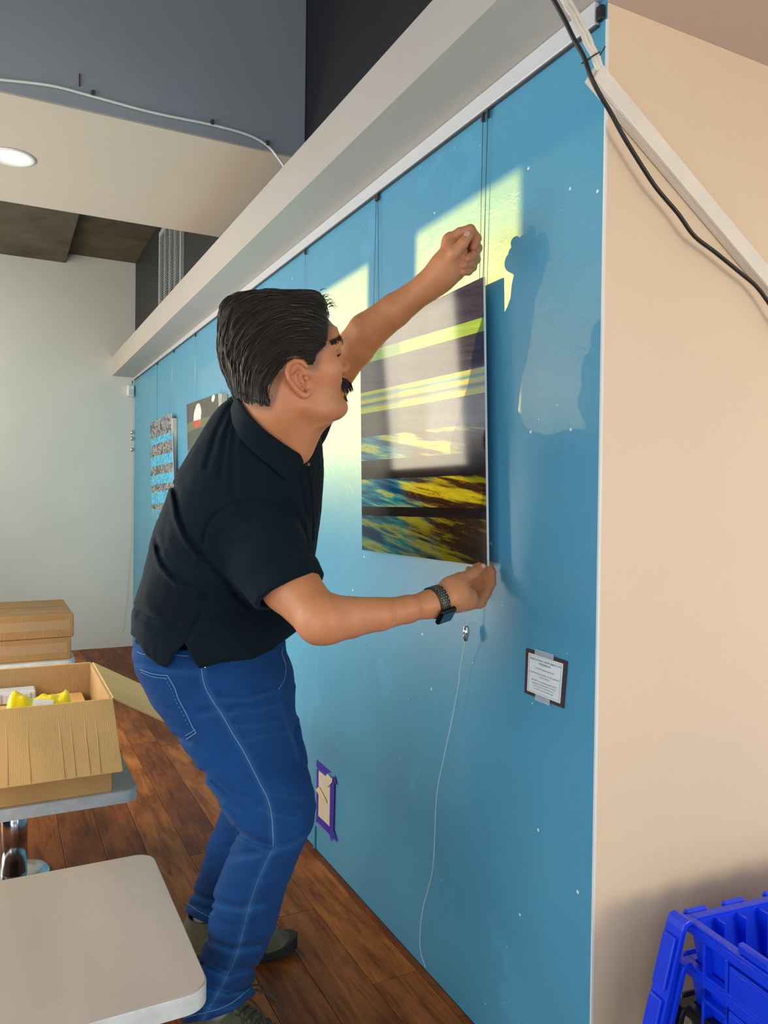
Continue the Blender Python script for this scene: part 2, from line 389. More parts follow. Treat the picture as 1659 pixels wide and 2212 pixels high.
# air grille on the charcoal wall
def grille():
    y0, y1, z0, z1 = 4.655, 5.36, 2.42, 3.0
    root = empty('air_grille', (W-0.01, (y0+y1)/2, z0)); tag(root, 'white louvred air grille on the charcoal wall above the beam', 'vent')
    obs = []
    bm = bmesh.new()
    for lo, hi in (((W-0.022, y0, z0), (W-0.001, y0+0.03, z1)), ((W-0.022, y1-0.03, z0), (W-0.001, y1, z1)), ((W-0.022, y0+0.03, z1-0.03), (W-0.001, y1-0.03, z1)), ((W-0.022, y0+0.03, z0), (W-0.001, y1-0.03, z0+0.03))):
        hexa(bm, boxc(lo, hi))
    gm = simple('grille_enamel', (0.42, 0.46, 0.46), 0.45)
    obs.append(frombm('grille_frame', bm, gm))
    obs.append(box('grille_backing', (W-0.004, y0+0.03, z0+0.03), (W-0.001, y1-0.03, z1-0.03), MAT['dark']))
    for k in range(1, 4):
        y = y0+0.03+(y1-y0-0.06)*k/4; obs.append(box('mullion', (W-0.021, y-0.006, z0+0.03), (W-0.005, y+0.006, z1-0.03), gm))
    bm = bmesh.new(); z = z0+0.04
    while z < z1-0.04:
        hexa(bm, [(W-0.019, y0+0.03, z), (W-0.005, y0+0.03, z+0.008), (W-0.005, y1-0.03, z+0.008), (W-0.019, y1-0.03, z), (W-0.019, y0+0.03, z+0.0025), (W-0.005, y0+0.03, z+0.0105), (W-0.005, y1-0.03, z+0.0105), (W-0.019, y1-0.03, z+0.0025)])
        z += 0.0155
    l = frombm('louvres', bm, gm); l['kind'] = 'stuff'; obs.append(l)
    adopt(root, *obs)
grille()

# motion sensor in the far corner
def sensor():
    root = empty('motion_sensor', (0.952, YF-0.02, 2.03)); tag(root, 'small white motion sensor high on the far wall beside the blue wall', 'sensor')
    a = box('sensor_case', (0.925, YF-0.045, 2.025), (0.980, YF-0.001, 2.115), MAT['white'], None, 0.010, 3)
    b = box('sensor_lens', (0.935, YF-0.0475, 2.036), (0.970, YF-0.0445, 2.080), simple('sensor_lens_plastic', (0.55, 0.62, 0.66), 0.25), None, 0.001)
    adopt(root, a, b)
sensor()
# ------------------------------------------------------------------ tables
def table_top_mat():
    t = NT('worn_grey_laminate'); v = t.coord()
    n = t.noise(t.coord(scale=(1, 0.25, 1), rot=(0, 0, 0.5)), 5, 5)
    c = t.ramp(n, [(0.3, (0.43, 0.365, 0.31)), (0.7, (0.56, 0.475, 0.40))])
    sc = t.noise(t.coord(scale=(1, 14, 1), rot=(0, 0, 0.7)), 5.0, 3, 0.6)
    c = t.mix(t.ramp(sc, [(0.70, (0, 0, 0)), (0.73, (0.35, 0.35, 0.35))]), c, (0.62, 0.60, 0.56))
    t.set(base=c, rough=0.34); t.bump(t.noise(v, 300, 2), 0.05, 0.001); return t.m
MAT['ttop'] = table_top_mat()
MAT['tedge'] = simple('brushed_aluminium_edge', (0.68, 0.75, 0.75), 0.34, 0.12, 0.12, 30)
MAT['steel'] = simple('polished_steel', (0.55, 0.57, 0.58), 0.16, 1.0, 0.03)
def rounded_rect(x0, x1, y0, y1, r, n=8):
    out = []
    for cx, cy, a0 in ((x1-r, y1-r, 0), (x0+r, y1-r, 90), (x0+r, y0+r, 180), (x1-r, y0+r, 270)):
        for k in range(n+1):
            a = math.radians(a0+90*k/n); out.append((cx+r*math.cos(a), cy+r*math.sin(a)))
    return out
def prism(name, poly, z0, z1, mat, parent=None, bev=0.0):
    bm = bmesh.new(); n = len(poly)
    a = [bm.verts.new((x, y, z0)) for x, y in poly]; b = [bm.verts.new((x, y, z1)) for x, y in poly]
    bm.faces.new(a[::-1]); bm.faces.new(b)
    for k in range(n): bm.faces.new((a[k], a[(k+1) % n], b[(k+1) % n], b[k]))
    if bev:
        bmesh.ops.recalc_face_normals(bm, faces=bm.faces[:])
        es = [e for e in bm.edges if all(f.normal.z > 0.9 or abs(f.normal.z) < 0.1 for f in e.link_faces) and any(f.normal.z > 0.9 for f in e.link_faces)]
        bmesh.ops.bevel(bm, geom=es, offset=bev, segments=2, affect='EDGES')
    return autosmooth(frombm(name, bm, mat, parent), 30)
TH = 0.33
def table(x1, y0, y1, label, wide=0.66):
    x0 = x1-wide; cx, cy = (x0+x1)/2, (y0+y1)/2
    root = empty('pedestal_table', (cx, cy, 0)); tag(root, label, 'table', 'low pedestal tables in a row')
    obs = [prism('tabletop', rounded_rect(x0+0.002, x1-0.002, y0+0.002, y1-0.002, 0.043), TH-0.004, TH, MAT['ttop'], None, 0.001),
           prism('edge_band', rounded_rect(x0, x1, y0, y1, 0.045), TH-0.038, TH-0.0041, MAT['tedge'], None, 0.0015),
           lathe('column', [(0.038, 0.012), (0.038, TH-0.05)], MAT['steel'], None, (cx, cy, 0), 32),
           lathe('mounting_plate', [(0.10, TH-0.05), (0.12, TH-0.0385)], MAT['frame'], None, (cx, cy, 0), 32),
           lathe('base', [(0.0005, 0), (0.105, 0), (0.105, 0.006), (0.098, 0.010), (0.05, 0.014), (0.0005, 0.0145)], MAT['steel'], None, (cx, cy, 0.0), 40)]
    adopt(root, *obs); return root
table(0.345, 1.345, 1.935, 'empty low pedestal table with worn grey top nearest the camera')
table(0.382, 2.378, 2.985, 'low pedestal table carrying the open cardboard carton')
table(0.380, 4.43, 5.05, 'low pedestal table carrying two stacked flat cartons')

# ------------------------------------------------------------------ cartons
def card_mat(name, base, tape=0.0):
    t = NT(name); v = t.coord()
    c = t.ramp(t.noise(v, 7, 5), [(0.3, tuple(x*0.9 for x in base)), (0.7, tuple(x*1.08 for x in base))])
    st = t.noise(t.coord(scale=(60, 60, 1.5)), 3, 2)
    c = t.mix(t.math('MULTIPLY', st, 0.35), c, tuple(x*0.78 for x in base))
    t.set(base=c, rough=0.72)
    wv = t.new('ShaderNodeTexWave'); wv.inputs['Scale'].default_value = 60; wv.inputs['Distortion'].default_value = 0.6; t.link(t.coord(), wv.inputs[0])
    cr = t.ramp(t.noise(t.coord(scale=(3, 3, 0.5)), 6, 4, 0.6, 0.8), [(0.48, (0, 0, 0)), (0.5, (1, 1, 1)), (0.52, (0, 0, 0))])
    t.bump(t.math('ADD', t.math('MULTIPLY', wv.outputs[1], 0.25), t.math('MULTIPLY', cr, 0.8)), 0.25, 0.003); return t.m
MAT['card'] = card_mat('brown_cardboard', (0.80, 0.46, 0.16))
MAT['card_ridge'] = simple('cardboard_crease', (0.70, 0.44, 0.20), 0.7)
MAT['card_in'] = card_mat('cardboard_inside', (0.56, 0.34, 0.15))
MAT['card_dark'] = card_mat('flat_carton_cardboard', (0.34, 0.185, 0.065))
def tape_mat():
    t = NT('clear_packing_tape'); v = t.coord()
    t.set(base=(0.75, 0.62, 0.42), rough=0.18, alpha=0.10, spec=0.7)
    t.bump(t.noise(v, 40, 5), 0.4, 0.004); return t.m
MAT['tape'] = tape_mat()
def sheet(name, c4, th, mat, parent=None, nrm=None):
    """thin slab from a 4-corner sheet"""
    c = [Vector(tuple(map(float, p))) for p in c4]
    n = (c[1]-c[0]).cross(c[3]-c[0]).normalized()
    return hexobj(name, [p-n*th/2 for p in c]+[p+n*th/2 for p in c], mat, parent, th*0.25, 1)
def carton():
    x0, x1, y0, y1, z0, z1 = -0.42, 0.306, 2.39, 2.945, TH, 0.606
    root = empty('open_carton', ((x0+x1)/2, (y0+y1)/2, z0)); tag(root, 'open brown cardboard carton with its flaps folded out, packed with things', 'box')
    th = 0.006; obs = []
    obs.append(box('carton_bottom', (x0, y0, z0), (x1, y1, z0+th), MAT['card']))
    obs.append(box('carton_wall', (x0, y0, z0+th), (x1, y0+th, z1), MAT['card']))
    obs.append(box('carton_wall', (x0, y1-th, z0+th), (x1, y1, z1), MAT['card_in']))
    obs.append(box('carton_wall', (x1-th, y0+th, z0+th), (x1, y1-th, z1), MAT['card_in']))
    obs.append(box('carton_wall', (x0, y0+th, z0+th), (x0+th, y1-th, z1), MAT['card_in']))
    # front flap hanging down toward the camera, with crease ribs
    f = sheet('carton_flap', [(x0, y0-0.002, z1), (x1+0.002, y0-0.002, z1), (x1+0.020, y0-0.092, z1-0.192), (x0-0.01, y0-0.092, z1-0.192)], 0.006, MAT['card'])
    obs.append(f)
    creases = []; rr = random.Random(3)
    for px in (-0.33, -0.22, -0.10, 0.02, 0.075, 0.155, 0.185, 0.225, 0.252):
        a = Vector((px, y0-0.0055, z1-0.004)); b = Vector((px+0.012+rr.uniform(-.004, .004), y0-0.094, z1-0.186))
        m = a.lerp(b, 0.5)+Vector((rr.uniform(-.003, .003), -0.0003, 0)); creases.append(tube('crease', [a, m, b], [0.0010, 0.0016, 0.0010], MAT['card_ridge'], None, 6))
    # right flap sloping out over the aisle
    obs.append(sheet('carton_flap', [(x1+0.002, y0+0.004, z1), (0.505, y0+0.004, 0.492), (0.497, y1-0.012, 0.500), (x1+0.002, y1-0.004, z1)], 0.006, MAT['card']))
    # back flap standing up a little, left flap out of frame
    obs.append(sheet('carton_flap', [(x0, y1, z1), (x1-0.004, y1, z1), (x1-0.004, y1+0.20, z1-0.10), (x0, y1+0.20, z1-0.10)], 0.006, MAT['card']))
    obs.append(sheet('carton_flap', [(x0-0.002, y1-0.004, z1), (x0-0.002, y0+0.004, z1), (x0-0.20, y0+0.004, z1-0.12), (x0-0.20, y1-0.004, z1-0.12)], 0.006, MAT['card']))
    adopt(root, *obs)
    bpy.context.view_layer.update()
    for cr in creases: cr.parent = f; cr.matrix_parent_inverse = f.matrix_world.inverted()
carton()
# things packed inside the carton
def inner():
    a = tag(box('small_carton', (-0.12, 2.62, TH+0.007), (0.272, 2.932, 0.506), MAT['card'], None, 0.003), 'plain brown carton packed inside the open carton', 'box')
    lab = simple('white_label_paper', (0.8, 0.8, 0.78), 0.5); ink = simple('label_ink', (0.16, 0.16, 0.15), 0.6)
    l = box('shipping_label', (0.165, 2.80, 0.5062), (0.222, 2.845, 0.5068), lab); k = box('barcode', (0.178, 2.815, 0.5069), (0.203, 2.833, 0.5072), ink)
    adopt(a, l); bpy.context.view_layer.update(); k.parent = l; k.matrix_parent_inverse = l.matrix_world.inverted()
    # clear compartment organiser
    root = empty('plastic_organiser', (0.0, 2.86, 0.5065)); tag(root, 'clear ribbed plastic organiser box lying in the open carton', 'organiser')
    t = NT('clear_frosted_plastic'); t.set(base=(0.86, 0.87, 0.95), rough=0.25, trans=0.1, alpha=0.92); v = t.coord(); t.bump(t.noise(v, 30, 2), 0.1, 0.002)
    body = box('organiser_body', (-0.22, 2.845, 0.5065), (0.118, 2.925, 0.546), t.m, None, 0.006, 3); obs = [body]
    for k in range(7):
        x = -0.10+k*0.030; obs.append(box('compartment', (x, 2.838, 0.510), (x+0.022, 2.8445, 0.541), t.m, None, 0.003, 2))
    adopt(root, *obs)
    # yellow bag with a white label
    root = empty('yellow_bag', (0.10, 2.50, 0.342)); tag(root, 'crumpled bright yellow bag tucked at the front of the open carton', 'bag')
    nu, nv = 26, 16; vs = []; fs = []
    for j in range(nv+1):
        for i in range(nu+1):
            u, w = i/nu, j/nv
            X = 0.005+0.225*u; Y = 2.415+0.175*w
            top = 0.624-0.022*u+0.010*math.sin(u*7+w*3)
            env = min(1, math.sin(math.pi*w)**0.35)*min(1, (u*7)**0.5+0.05)*min(1, ((1-u)*6)**0.5)
            z = 0.345+(top-0.345)*env+0.006*math.sin(u*19+w*7)*env+0.003*math.sin(u*41-w*13)*env
            vs.append((X, Y, z if 0 < j < nv else 0.342))
    for j in range(nv):
        for i in range(nu): a = j*(nu+1)+i; fs.append((a, a+1, a+nu+2, a+nu+1))
    bmat = simple('yellow_film', (0.95, 0.72, 0.0), 0.32, 0, 0.05, 10, 0.2, 30)
    b = mesh('bag_film', vs, fs, bmat, None, True); s = b.modifiers.new('thick', 'SOLIDIFY'); s.thickness = 0.003
    lb = hexobj('bag_label', [(0.088, 2.425, 0.578), (0.145, 2.425, 0.572), (0.150, 2.462, 0.600), (0.096, 2.462, 0.607), (0.088, 2.424, 0.580), (0.145, 2.424, 0.574), (0.150, 2.461, 0.602), (0.096, 2.461, 0.609)], lab)
    adopt(root, b, lb)
    return root
inner()
# the two flat cartons
def flat_carton(lo, hi, label, twist):
    root = empty('flat_carton', ((lo[0]+hi[0])/2, (lo[1]+hi[1])/2, lo[2]), 0); tag(root, label, 'box', 'flat cartons stacked on the far table')
    a = box('carton_body', lo, hi, MAT['card_dark'], None, 0.004, 2)
    xm = hi[0]-0.02
    b = box('tape_strip', (lo[0]+0.05, lo[1]-0.0012, (lo[2]+hi[2])/2-0.02), (xm, lo[1]-0.0002, (lo[2]+hi[2])/2+0.03), MAT['tape'])
    c = box('tape_strip', (hi[0]-0.30, lo[1]+0.12, hi[2]+0.0002), (hi[0]-0.05, lo[1]+0.17, hi[2]+0.0012), MAT['tape'])
    d = box('seam', (lo[0]+0.02, (lo[1]+hi[1])/2-0.0015, hi[2]+0.0001), (hi[0]-0.003, (lo[1]+hi[1])/2+0.0015, hi[2]+0.0008), MAT['frame'])
    adopt(root, a, b, c, d); bpy.context.view_layer.update()
    root.rotation_euler.z = twist
flat_carton((-0.30, 4.46, TH+0.0005), (0.357, 5.03, TH+0.118), 'lower of two stacked flat brown cartons on the far table', 0.0)
flat_carton((-0.29, 4.455, TH+0.1195), (0.366, 5.11, TH+0.244), 'upper of two stacked flat brown cartons, taped along its front', 0.012)

# ------------------------------------------------------------------ blue tote crates
MAT['tote'] = simple('cobalt_blue_plastic', (0.004, 0.045, 0.80), 0.33, 0, 0.06, 12, 0.04, 90)
MAT['tote_black'] = simple('black_plastic', (0.012, 0.014, 0.014), 0.3, 0, 0.1)
def tote(zr, mat, label, height=0.30, lid_drop=0.205):
    """attached-lid tote, local frame: corner at 0, +x along the wall, -y toward the camera, rim at z=0"""
    yaw = -0.10
    root = empty('tote_crate', (1.092, 0.972, zr-height), yaw); tag(root, label, 'crate', 'stack of totes in the corner')
    Lx, Ly = 0.56, 0.36; t = 0.004
    def part(name, lo_hi, bev=0.0015, m=mat):
        bm = bmesh.new()
        for lo, hi in lo_hi: hexa(bm, boxc(lo, hi))
        if bev: bevel(bm, bev, 1)
        o = frombm(name, bm, m, root); return o
    H = height
    # tapered body with open top
    def ring(x0, x1, y0, y1, z): return [(x0, y0, z), (x1, y0, z), (x1, y1, z), (x0, y1, z)]
    vs = ring(0.010, Lx-0.010, -Ly+0.010, -0.010, H-0.003)+ring(0.055, Lx-0.055, -Ly+0.05, -0.05, 0.0)+ring(0.0165, Lx-0.0165, -Ly+0.0165, -0.0165, H-0.003)+ring(0.06, Lx-0.06, -Ly+0.055, -0.055, 0.006)
    fs = []
    for k in range(4):
        j = (k+1) % 4; fs += [(k, j, 4+j, 4+k), (8+j, 8+k, 12+k, 12+j), (k, 8+k, 8+j, j)]
    fs += [(4, 5, 6, 7), (15, 14, 13, 12)]
    bm = bmesh.new(); V = [bm.verts.new(v) for v in vs]
    for f in fs: bm.faces.new([V[i] for i in f])
    body = frombm('tote_body', bm, mat, root)
    # rim: flat flange round the opening with downturned skirt
    rim = [((0.0, -Ly, H-0.006), (0.017, 0, H)), ((Lx-0.017, -Ly, H-0.006), (Lx, 0, H)), ((0.017, -0.017, H-0.006), (Lx-0.017, 0, H)), ((0.017, -Ly, H-0.006), (Lx-0.017, -Ly+0.017, H))]
    part('rim', rim)
    sk = [((0.0, -Ly, H-0.022), (t, 0, H-0.0062)), ((0.0, -Ly, H-0.022), (Lx, -Ly+t, H-0.0062)), ((0, -t, H-0.022), (Lx, 0, H-0.0062))]
    part('rim_skirt', sk, 0.001)
    # outside ribs and handle panel on the short (left) side, facing the aisle
    for y in (-0.055, -0.105, -0.255, -0.305):
        part('rib', [((-0.001, y-0.003, H-0.115), (0.030, y+0.003, H-0.0222))], 0.001)
    part('rib_foot', [((-0.001, -0.108, H-0.121), (0.034, -0.052, H-0.1152))], 0.001)
    part('rib_foot', [((-0.001, -0.308, H-0.121), (0.034, -0.252, H-0.1152))], 0.001)
    part('handle_panel', [((0.0005, -0.250, H-0.095), (0.006, -0.110, H-0.034)), ((0.0005, -0.250, H-0.034), (0.028, -0.110, H-0.0285)), ((0.0005, -0.250, H-0.101), (0.028, -0.110, H-0.0952))], 0.001)
    for y in (-0.155, -0.285):
        part('stacking_lug', [((0.002, y-0.032, H+0.0003), (0.016, y+0.032, H+0.018))], 0.004)
    # hinge knuckles and back rim pockets
    for x in (0.012, 0.10, 0.20, 0.30):
        part('hinge_knuckle', [((x, 0.0003, H-0.012), (x+0.052, 0.012, H+0.004))], 0.004)
    for x in (0.06, 0.11, 0.16, 0.21, 0.27, 0.33):
        part('inner_rib', [((x, -0.040, H-0.15), (x+0.004, -0.0175, H-0.007))], 0.0)
    # lid half folded down outside the left end
    prof = [(-0.002, H+0.006), (-0.012, H+0.010), (-0.022, H+0.006), (-0.028, H-0.006), (-0.082, H-lid_drop), (-0.072, H-lid_drop-0.003), (-0.018, H-0.010), (-0.014, H-0.001), (-0.004, H+0.001)]
    bm = bmesh.new(); y0, y1 = -0.034, 0.006
    A = [bm.verts.new((x, y1, z)) for x, z in prof]; B = [bm.verts.new((x, y0, z)) for x, z in prof]
    for k in range(len(prof)): j = (k+1) % len(prof); bm.faces.new((A[k], A[j], B[j], B[k]))
    bm.faces.new(A[::-1]); bm.faces.new(B); bevel(bm, 0.002, 2)
    lid = frombm('lid_leaf', bm, mat, root, False)
    sx = lambda z: -0.030-(H-0.006-z)/(lid_drop-0.006)*0.054
    pn = bmesh.new()
    for za, zb in ((H-0.02, H-0.105), (H-0.122, H-lid_drop+0.012)):
        hexa(pn, [(sx(za)-0.006, -0.029, za), (sx(za)+0.001, -0.029, za), (sx(za)+0.001, 0.001, za), (sx(za)-0.006, 0.001, za), (sx(zb)-0.006, -0.029, zb), (sx(zb)+0.001, -0.029, zb), (sx(zb)+0.001, 0.001, zb), (sx(zb)-0.006, 0.001, zb)])
    bevel(pn, 0.0015, 1)
    p = frombm('lid_panel', pn, mat); p.parent = lid
    return root
tote(0.470, MAT['tote'], 'cobalt blue plastic tote on top of the stack by the cream wall')
tote(0.395, MAT['tote'], 'cobalt blue plastic tote nested second in the stack by the cream wall')
tote(0.320, MAT['tote_black'], 'black plastic tote at the bottom of the stack by the cream wall', 0.32)

# ------------------------------------------------------------------ pictures
def stripes(t, coord, stops): return t.ramp(coord, stops, 'CONSTANT')
def art_main_mat():
    t = NT('glossy_striped_print'); uv = t.new('ShaderNodeTexCoord').outputs['UV']; s = sep(t, uv); u, v = s[0], s[1]   # v: 0 at the top
    inv = t.math('SUBTRACT', 1.0, u)
    vv = t.math('ADD', v, t.math('MULTIPLY', t.math('MULTIPLY', inv, 0.062), t.math('SUBTRACT', 1.0, t.math('MULTIPLY', v, 1.22))))
    def wnoise(sx, sy, skew, detail, dist, off=0.0):
        cmb = t.new('ShaderNodeCombineXYZ')
        t.link(t.math('MULTIPLY', u, sx), cmb.inputs[0]); t.link(t.math('ADD', t.math('MULTIPLY', v, sy), t.math('MULTIPLY', u, -skew)), cmb.inputs[1]); cmb.inputs[2].default_value = off
        return t.noise(cmb.outputs[0], 1.0, detail, 0.6, dist)
    # streaming colour: teal and blue on the left, yellow, olive and rust on the right
    st = wnoise(1.5, 18, 2.6, 4, 0.25)
    left = t.ramp(st, [(0.28, (0.006, 0.03, 0.10)), (0.45, (0.012, 0.12, 0.26)), (0.54, (0.05, 0.42, 0.50)), (0.60, (0.75, 0.80, 0.10)), (0.68, (0.03, 0.25, 0.30))])
    right = t.ramp(st, [(0.30, (0.03, 0.014, 0.006)), (0.47, (0.07, 0.04, 0.012)), (0.54, (0.55, 0.52, 0.02)), (0.62, (0.75, 0.70, 0.03)), (0.70, (0.05, 0.03, 0.012))])
    rust = wnoise(9, 60, 6.0, 4, 1.2, 3.0)
    right = t.mix(t.ramp(rust, [(0.60, (0, 0, 0)), (0.63, (1, 1, 1)), (0.67, (0, 0, 0))]), right, (0.36, 0.11, 0.02))
    lr = t.math('ADD', u, t.math('MULTIPLY', t.math('SUBTRACT', wnoise(4, 9, 2.0, 4, 0.5, 7.0), 0.5), 0.9))
    flow = t.mix(t.ramp(lr, [(0.30, (0, 0, 0)), (0.62, (1, 1, 1))]), left, right)
    thin = wnoise(1.5, 120, 5.0, 3, 0.2, 2.0)
    navy = t.ramp(wnoise(3, 60, 8.0, 5, 0.8, 5.0), [(0.3, (0.010, 0.010, 0.035)), (0.5, (0.035, 0.035, 0.12)), (0.7, (0.06, 0.06, 0.19))])
    umber = t.ramp(wnoise(2, 20, 3.0, 4, 0.4, 9.0), [(0.35, (0.012, 0.009, 0.010)), (0.6, (0.028, 0.02, 0.02))])
    greenb = t.ramp(wnoise(2, 40, 4.0, 3, 0.3, 4.0), [(0.35, (0.22, 0.48, 0.12)), (0.65, (0.36, 0.62, 0.16))])
    grey = t.ramp(wnoise(2, 40, 4.0, 3, 0.3, 6.0), [(0.35, (0.05, 0.05, 0.08)), (0.65, (0.10, 0.10, 0.13))])
    tri = t.ramp(t.math('ADD', vv, t.math('MULTIPLY', t.math('SUBTRACT', thin, 0.5), 0.02)), [(0.0, (0.55, 0.62, 0.10)), (0.318, (0.55, 0.62, 0.08)), (0.335, (0.03, 0.25, 0.25)), (0.352, (0.62, 0.62, 0.08)), (0.368, (0.02, 0.12, 0.20)), (0.385, (0.55, 0.62, 0.10))], 'EASE')
    kind = lambda a, b: t.math('MULTIPLY', t.math('GREATER_THAN', vv, a), t.math('LESS_THAN', vv, b))
    c = navy
    for a, b, col in ((0.140, 0.188, greenb), (0.312, 0.402, tri), (0.402, 0.505, grey), (0.505, 0.605, flow), (0.605, 0.685, umber), (0.685, 0.800, flow), (0.800, 0.838, umber), (0.838, 2.0, flow)):
        c = t.mix(kind(a, b), c, col)
    # the lowest band is darker
    c = t.mix(t.math('MULTIPLY', t.math('GREATER_THAN', vv, 0.838), 0.45), c, (0.02, 0.012, 0.008))
    c = t.mix(1.0, c, (0.6, 0.6, 0.58), 'MULTIPLY')
    t.set(base=c, rough=0.6, spec=0.0, coat=1.0, coatr=0.06); t.b.inputs['Coat IOR'].default_value = 1.75
    return t.m
def panel(name, tl, tr, br, bl, th, face_mat, edge_mat, label, cat='picture'):
    """flat picture from four corners; face toward the room, UV v=0 at the top"""
    c = [Vector(tuple(map(float, p))) for p in (tl, tr, br, bl)]
    n = (c[3]-c[0]).cross(c[1]-c[0]).normalized()
    if n.x > 0: n = -n
    ctr = sum(c, Vector())/4
    root = empty(name, (ctr.x, ctr.y, min(c[2].z, c[3].z))); tag(root, label, cat)
    body = hexobj('panel_board', [p-n*th for p in (c[3], c[2], c[1], c[0])]+[p-n*0.0004 for p in (c[3], c[2], c[1], c[0])], edge_mat)
    me = bpy.data.meshes.new('print_face'); me.from_pydata([p for p in c]+[p-n*0.0003 for p in c], [], [(0, 3, 2, 1), (4, 5, 6, 7), (0, 1, 5, 4), (1, 2, 6, 5), (2, 3, 7, 6), (3, 0, 4, 7)]); me.update()
    uvl = me.uv_layers.new(name='UVMap'); uvv = [(0, 0), (1, 0), (1, 1), (0, 1)]*2
    for lp in me.loops: uvl.data[lp.index].uv = uvv[lp.vertex_index]
    f = link('print_face', me, face_mat)
    adopt(root, body, f); return root
XA = 0.954
trc, brc = onx(1043.5, 598, XA), onx(1052, 1223.5, XA)
blc = onx(782, 1188, 0.962); tlc = blc + (trc-brc)
MAT['white_edge'] = simple('white_board_edge', (0.85, 0.85, 0.82), 0.4)
panel('striped_picture', tlc, trc, brc, blc, 0.006, art_main_mat(), MAT['white_edge'], 'large glossy print of yellow, teal and navy stripes held by the man')

def art_scribble_mat():
    t = NT('blue_black_scribble_print'); uv = t.new('ShaderNodeTexCoord').outputs['UV']; s = sep(t, uv); u, v = s[0], s[1]
    mp = t.new('ShaderNodeMapping'); mp.inputs['Scale'].default_value = (9, 12, 1); t.link(uv, mp.inputs[0])
    n = t.noise(mp.outputs[0], 1.4, 5, 0.7, 1.6); mp2 = t.new('ShaderNodeMapping'); mp2.inputs['Scale'].default_value = (9, 9, 1); mp2.inputs['Location'].default_value = (5, 2, 0); t.link(uv, mp2.inputs[0])
    n2 = t.noise(mp2.outputs[0], 1.8, 8, 0.7, 2.0)
    black = t.ramp(n, [(0.44, (0.025, 0.025, 0.03)), (0.50, (0.06, 0.06, 0.07)), (0.54, (0.75, 0.77, 0.8)), (0.58, (0.05, 0.05, 0.06))])
    blue = t.ramp(n2, [(0.38, (0.01, 0.12, 0.30)), (0.48, (0.03, 0.42, 0.72)), (0.58, (0.08, 0.62, 0.85)), (0.68, (0.4, 0.75, 0.85))])
    w = t.math('ADD', v, t.math('MULTIPLY', t.math('SUBTRACT', n2, 0.5), 0.035))
    k = t.ramp(w, [(0.0, (0, 0, 0)), (0.175, (1, 1, 1)), (0.245, (0, 0, 0)), (0.365, (1, 1, 1)), (0.465, (0, 0, 0)), (0.555, (1, 1, 1)), (0.655, (0, 0, 0)), (0.725, (1, 1, 1)), (0.845, (0, 0, 0)), (0.90, (0.7, 0.7, 0.7))], 'CONSTANT')
    t.set(base=t.mix(k, black, blue), rough=0.35); return t.m
def art_bloom_mat():
    t = NT('charcoal_bloom_print'); uv = t.new('ShaderNodeTexCoord').outputs['UV']; s = sep(t, uv); u, v = s[0], s[1]
    mp = t.new('ShaderNodeMapping'); mp.inputs['Scale'].default_value = (60, 3, 1); t.link(uv, mp.inputs[0]); n = t.noise(mp.outputs[0], 1.0, 4, 0.6, 0.3)
    base = t.ramp(v, [(0, (0.045, 0.05, 0.048)), (0.2, (0.12, 0.14, 0.05)), (0.29, (0.05, 0.06, 0.052)), (0.47, (0.13, 0.15, 0.08)), (0.60, (0.05, 0.055, 0.05)), (0.78, (0.12, 0.13, 0.07)), (0.88, (0.05, 0.05, 0.05))], 'CONSTANT')
    c = t.mix(t.ramp(n, [(0.64, (0, 0, 0)), (0.68, (0.6, 0.6, 0.6))]), base, (0.55, 0.57, 0.5))
    def blob(c, cu, cv, ru, rv, col, tip=None):
        du = t.math('DIVIDE', t.math('SUBTRACT', u, cu), ru); dv = t.math('DIVIDE', t.math('SUBTRACT', v, cv), rv)
        du = t.math('ADD', du, t.math('MULTIPLY', dv, 0.35))
        d = t.math('ADD', t.math('MULTIPLY', du, du), t.math('MULTIPLY', dv, dv)); d = t.math('ADD', d, t.math('MULTIPLY', t.math('SUBTRACT', n, 0.5), 0.9))
        colr = t.mix(t.math('GREATER_THAN', dv, 0.35), col, tip) if tip else col
        return t.mix(t.math('LESS_THAN', d, 1.0), c, colr)
    c = blob(c, 0.36, 0.16, 0.12, 0.13, (0.75, 0.75, 0.72), (0.62, 0.03, 0.05))
    c = blob(c, 0.48, 0.50, 0.15, 0.12, (0.34, 0.03, 0.20))
    c = blob(c, 0.86, 0.03, 0.045, 0.035, (0.8, 0.8, 0.78))
    c = blob(c, 0.58, 0.43, 0.07, 0.05, (0.75, 0.72, 0.72))
    t.set(base=c, rough=0.35); return t.m
a2 = panel('scribble_picture', onx(324, 915, 0.952), onx(369, 893, 0.952), onx(377, 1122, 0.952), onx(328, 1121, 0.952), 0.006, art_scribble_mat(), MAT['white_edge'], 'narrow picture of black scribbles and bright blue bands near the far corner')
fr = box('stretcher_frame', (0.9585, onx(369, 893, 0.952)[1]-0.025, 1.12), (W-0.002, onx(328, 1121, 0.952)[1]-0.06, 1.70), simple('raw_wood_edge', (0.62, 0.58, 0.46), 0.6)); adopt(a2, fr)
a3p = [onx(403, 874, 0.945), onx(471, 850, 0.945), onx(480, 1075, 0.945), onx(408, 1085, 0.945)]
a3 = panel('bloom_picture', *a3p, 0.010, art_bloom_mat(), MAT['white_edge'], 'dark charcoal picture with white, red and pink blooms behind the man\'s shoulder')
fr = box('stretcher_frame', (0.956, a3p[1][1]-0.02, max(a3p[2][2], a3p[3][2])+0.02), (W-0.002, a3p[3][1]-0.08, 1.71), simple('raw_wood_edge', (0.62, 0.58, 0.46), 0.6)); adopt(a3, fr)

